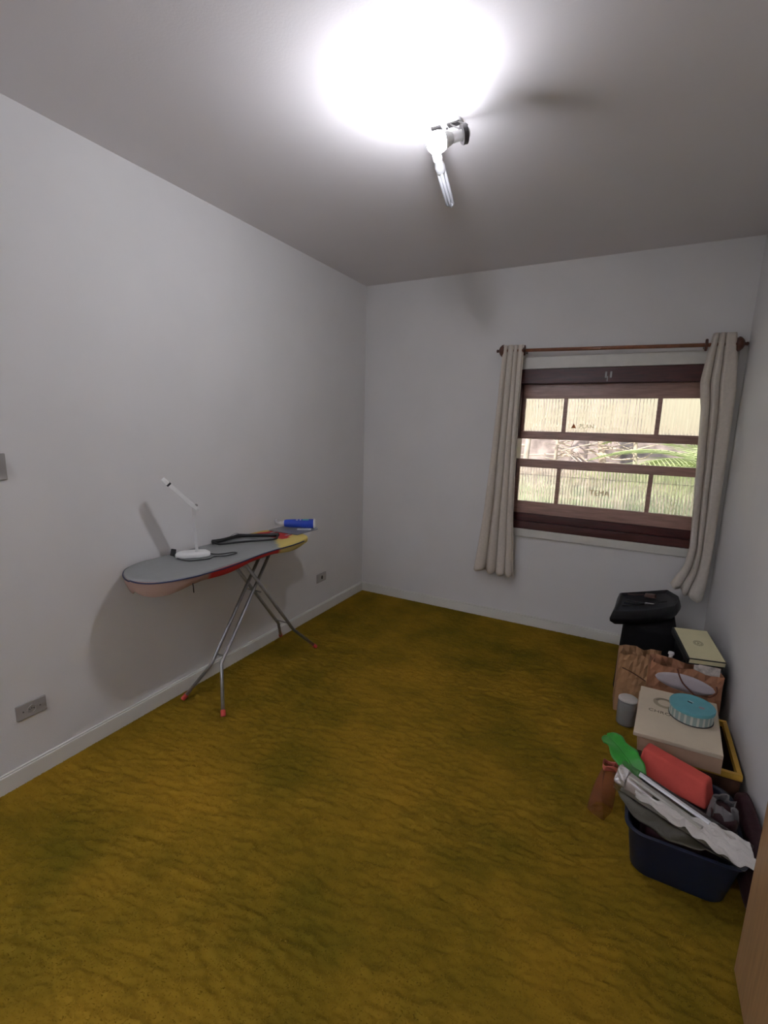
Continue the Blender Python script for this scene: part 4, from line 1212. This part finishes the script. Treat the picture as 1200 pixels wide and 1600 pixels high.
def tree(name, label, x, y, h_, r, seed, m, lean=0.0, branches=8):
    t = thing(name, label, 'tree', (x, y, -0.3))
    rr = random.Random(seed)
    bm = nb()
    tube(bm, [(0, 0, 0), (lean * .4, 0, h_ * .4), (lean, 0, h_)], [r, r * .8, r * .5], 10, smoothpath=4)
    obj('trunk', bm, m, t, smooth=True)
    bm = nb()
    for i in range(branches):
        z = rr.uniform(.35, .95) * h_; s = rr.choice((-1, 1)); L = rr.uniform(.5, 1.3)
        p = [Vector((lean * z / h_, 0, z))]
        a = rr.uniform(-.4, .4)
        for k in range(4):
            p.append(p[-1] + Vector((s * L * .28, rr.uniform(-.12, .12), rr.uniform(-.10, .16) + a * .15)))
        tube(bm, p, [r * .35, r * .28, r * .22, r * .15, r * .08], 6, smoothpath=3)
    obj('branches', bm, m, t, smooth=True)
    return t
tree('bare_tree', 'thin pale bare tree outside the left part of the window', -1.35, 6.3, 2.6, .05, 2, m_bark, .15, 14)
tree('bare_tree', 'broad pinkish trunk outside, behind the middle of the window gap', -0.75, 7.0, 3.4, .15, 5, m_bark2, .1, 8)
tree('bare_tree', 'slender leaning trunk outside, beside the palm', -0.20, 7.2, 3.2, .06, 8, m_bark, -.5, 10)
# palm
pm = thing('palm', 'green palm with arching fronds outside the window', 'palm', (0.95, 6.20, -0.3))
m_palm = mat('palm_leaflet', (0.42, 0.48, 0.22), 0.5, noise=.3, nscale=3)
m_stem = mat('palm_stem', (0.45, 0.42, 0.20), 0.6)
bm = nb(); tube(bm, [(0, 0, 0), (0.02, 0, .65), (0, 0, 1.24)], [.11, .09, .07], 10, smoothpath=4); obj('trunk', bm, m_stem, pm, smooth=True)
rr = random.Random(12)
for i in range(26):
    az = i * 2.4 + rr.uniform(-.2, .2); L = rr.uniform(1.1, 1.75); el = rr.uniform(.5, 1.0)
    dirx, diry = math.cos(az), math.sin(az)
    pts = []
    for k in range(13):
        t = k / 12
        rad_ = L * t * math.cos(el * (1 - t * .6)) ; z = 1.24 + L * math.sin(el) * t - .62 * L * t * t
        pts.append(Vector((dirx * rad_, diry * rad_, z)))
    bm = nb(); tube(bm, pts, [.010 * (1 - .7 * k / 12) for k in range(13)], 6)
    for k in range(1, 36):
        t = k / 36; f_ = t * 12; i0 = int(f_); p = lerp(pts[i0], pts[min(i0 + 1, 12)], f_ - i0)
        tang = (pts[min(i0 + 1, 12)] - pts[max(i0 - 0, 0)]); tang = tang.normalized() if tang.length > 1e-6 else Vector((0, 0, 1))
        sd = tang.cross(Vector((0, 0, 1))).normalized()
        ll = .50 * math.sin(PI * min(1, t * .85 + .12)) + .05
        for s in (-1, 1):
            dv = (tang * .65 + sd * s + Vector((0, 0, -.12))).normalized()
            q = p + dv * ll; m_ = p + dv * ll * .5 + Vector((0, 0, .01)); wv = tang * .009
            v = [bm.verts.new(c) for c in (p - wv * .4, m_ - wv, q, m_ + wv, p + wv * .4)]
            bm.faces.new(v)
    obj('frond', bm, m_palm, pm)
tree('bare_tree', 'thin twiggy pale tree outside, just left of the palm', 0.10, 6.6, 2.5, .035, 21, m_bark, -.2, 22)
tree('bare_tree', 'very thin upright sapling outside, left of the pinkish trunk', -1.05, 6.9, 2.4, .03, 31, m_bark, .1, 20)
# low hedge foliage below
sh = thing('shrub', 'leafy light green shrub outside behind the lower panes', 'shrub', (-1.3, 7.75, -0.3))
bm = nb()
rr = random.Random(5)
for i in range(4200):
    a = rr.uniform(0, 2 * PI); r = rr.random() ** .5
    p = Vector((2.6 * r * math.cos(a), .22 * r * math.sin(a), rr.uniform(0, 1.05) * (1 - .3 * r * r)))
    dv = Vector((rr.uniform(-1, 1), rr.uniform(-1, 1), rr.uniform(-.3, 1))).normalized(); sd = dv.orthogonal().normalized()
    l, w = rr.uniform(.05, .11), rr.uniform(.012, .028)
    bm.faces.new([bm.verts.new(c) for c in (p, p + dv * l * .5 + sd * w, p + dv * l, p + dv * l * .5 - sd * w)])
obj('foliage', bm, mat('shrub_leaf', (0.55, 0.62, 0.40), .6, noise=.35, nscale=5), sh)
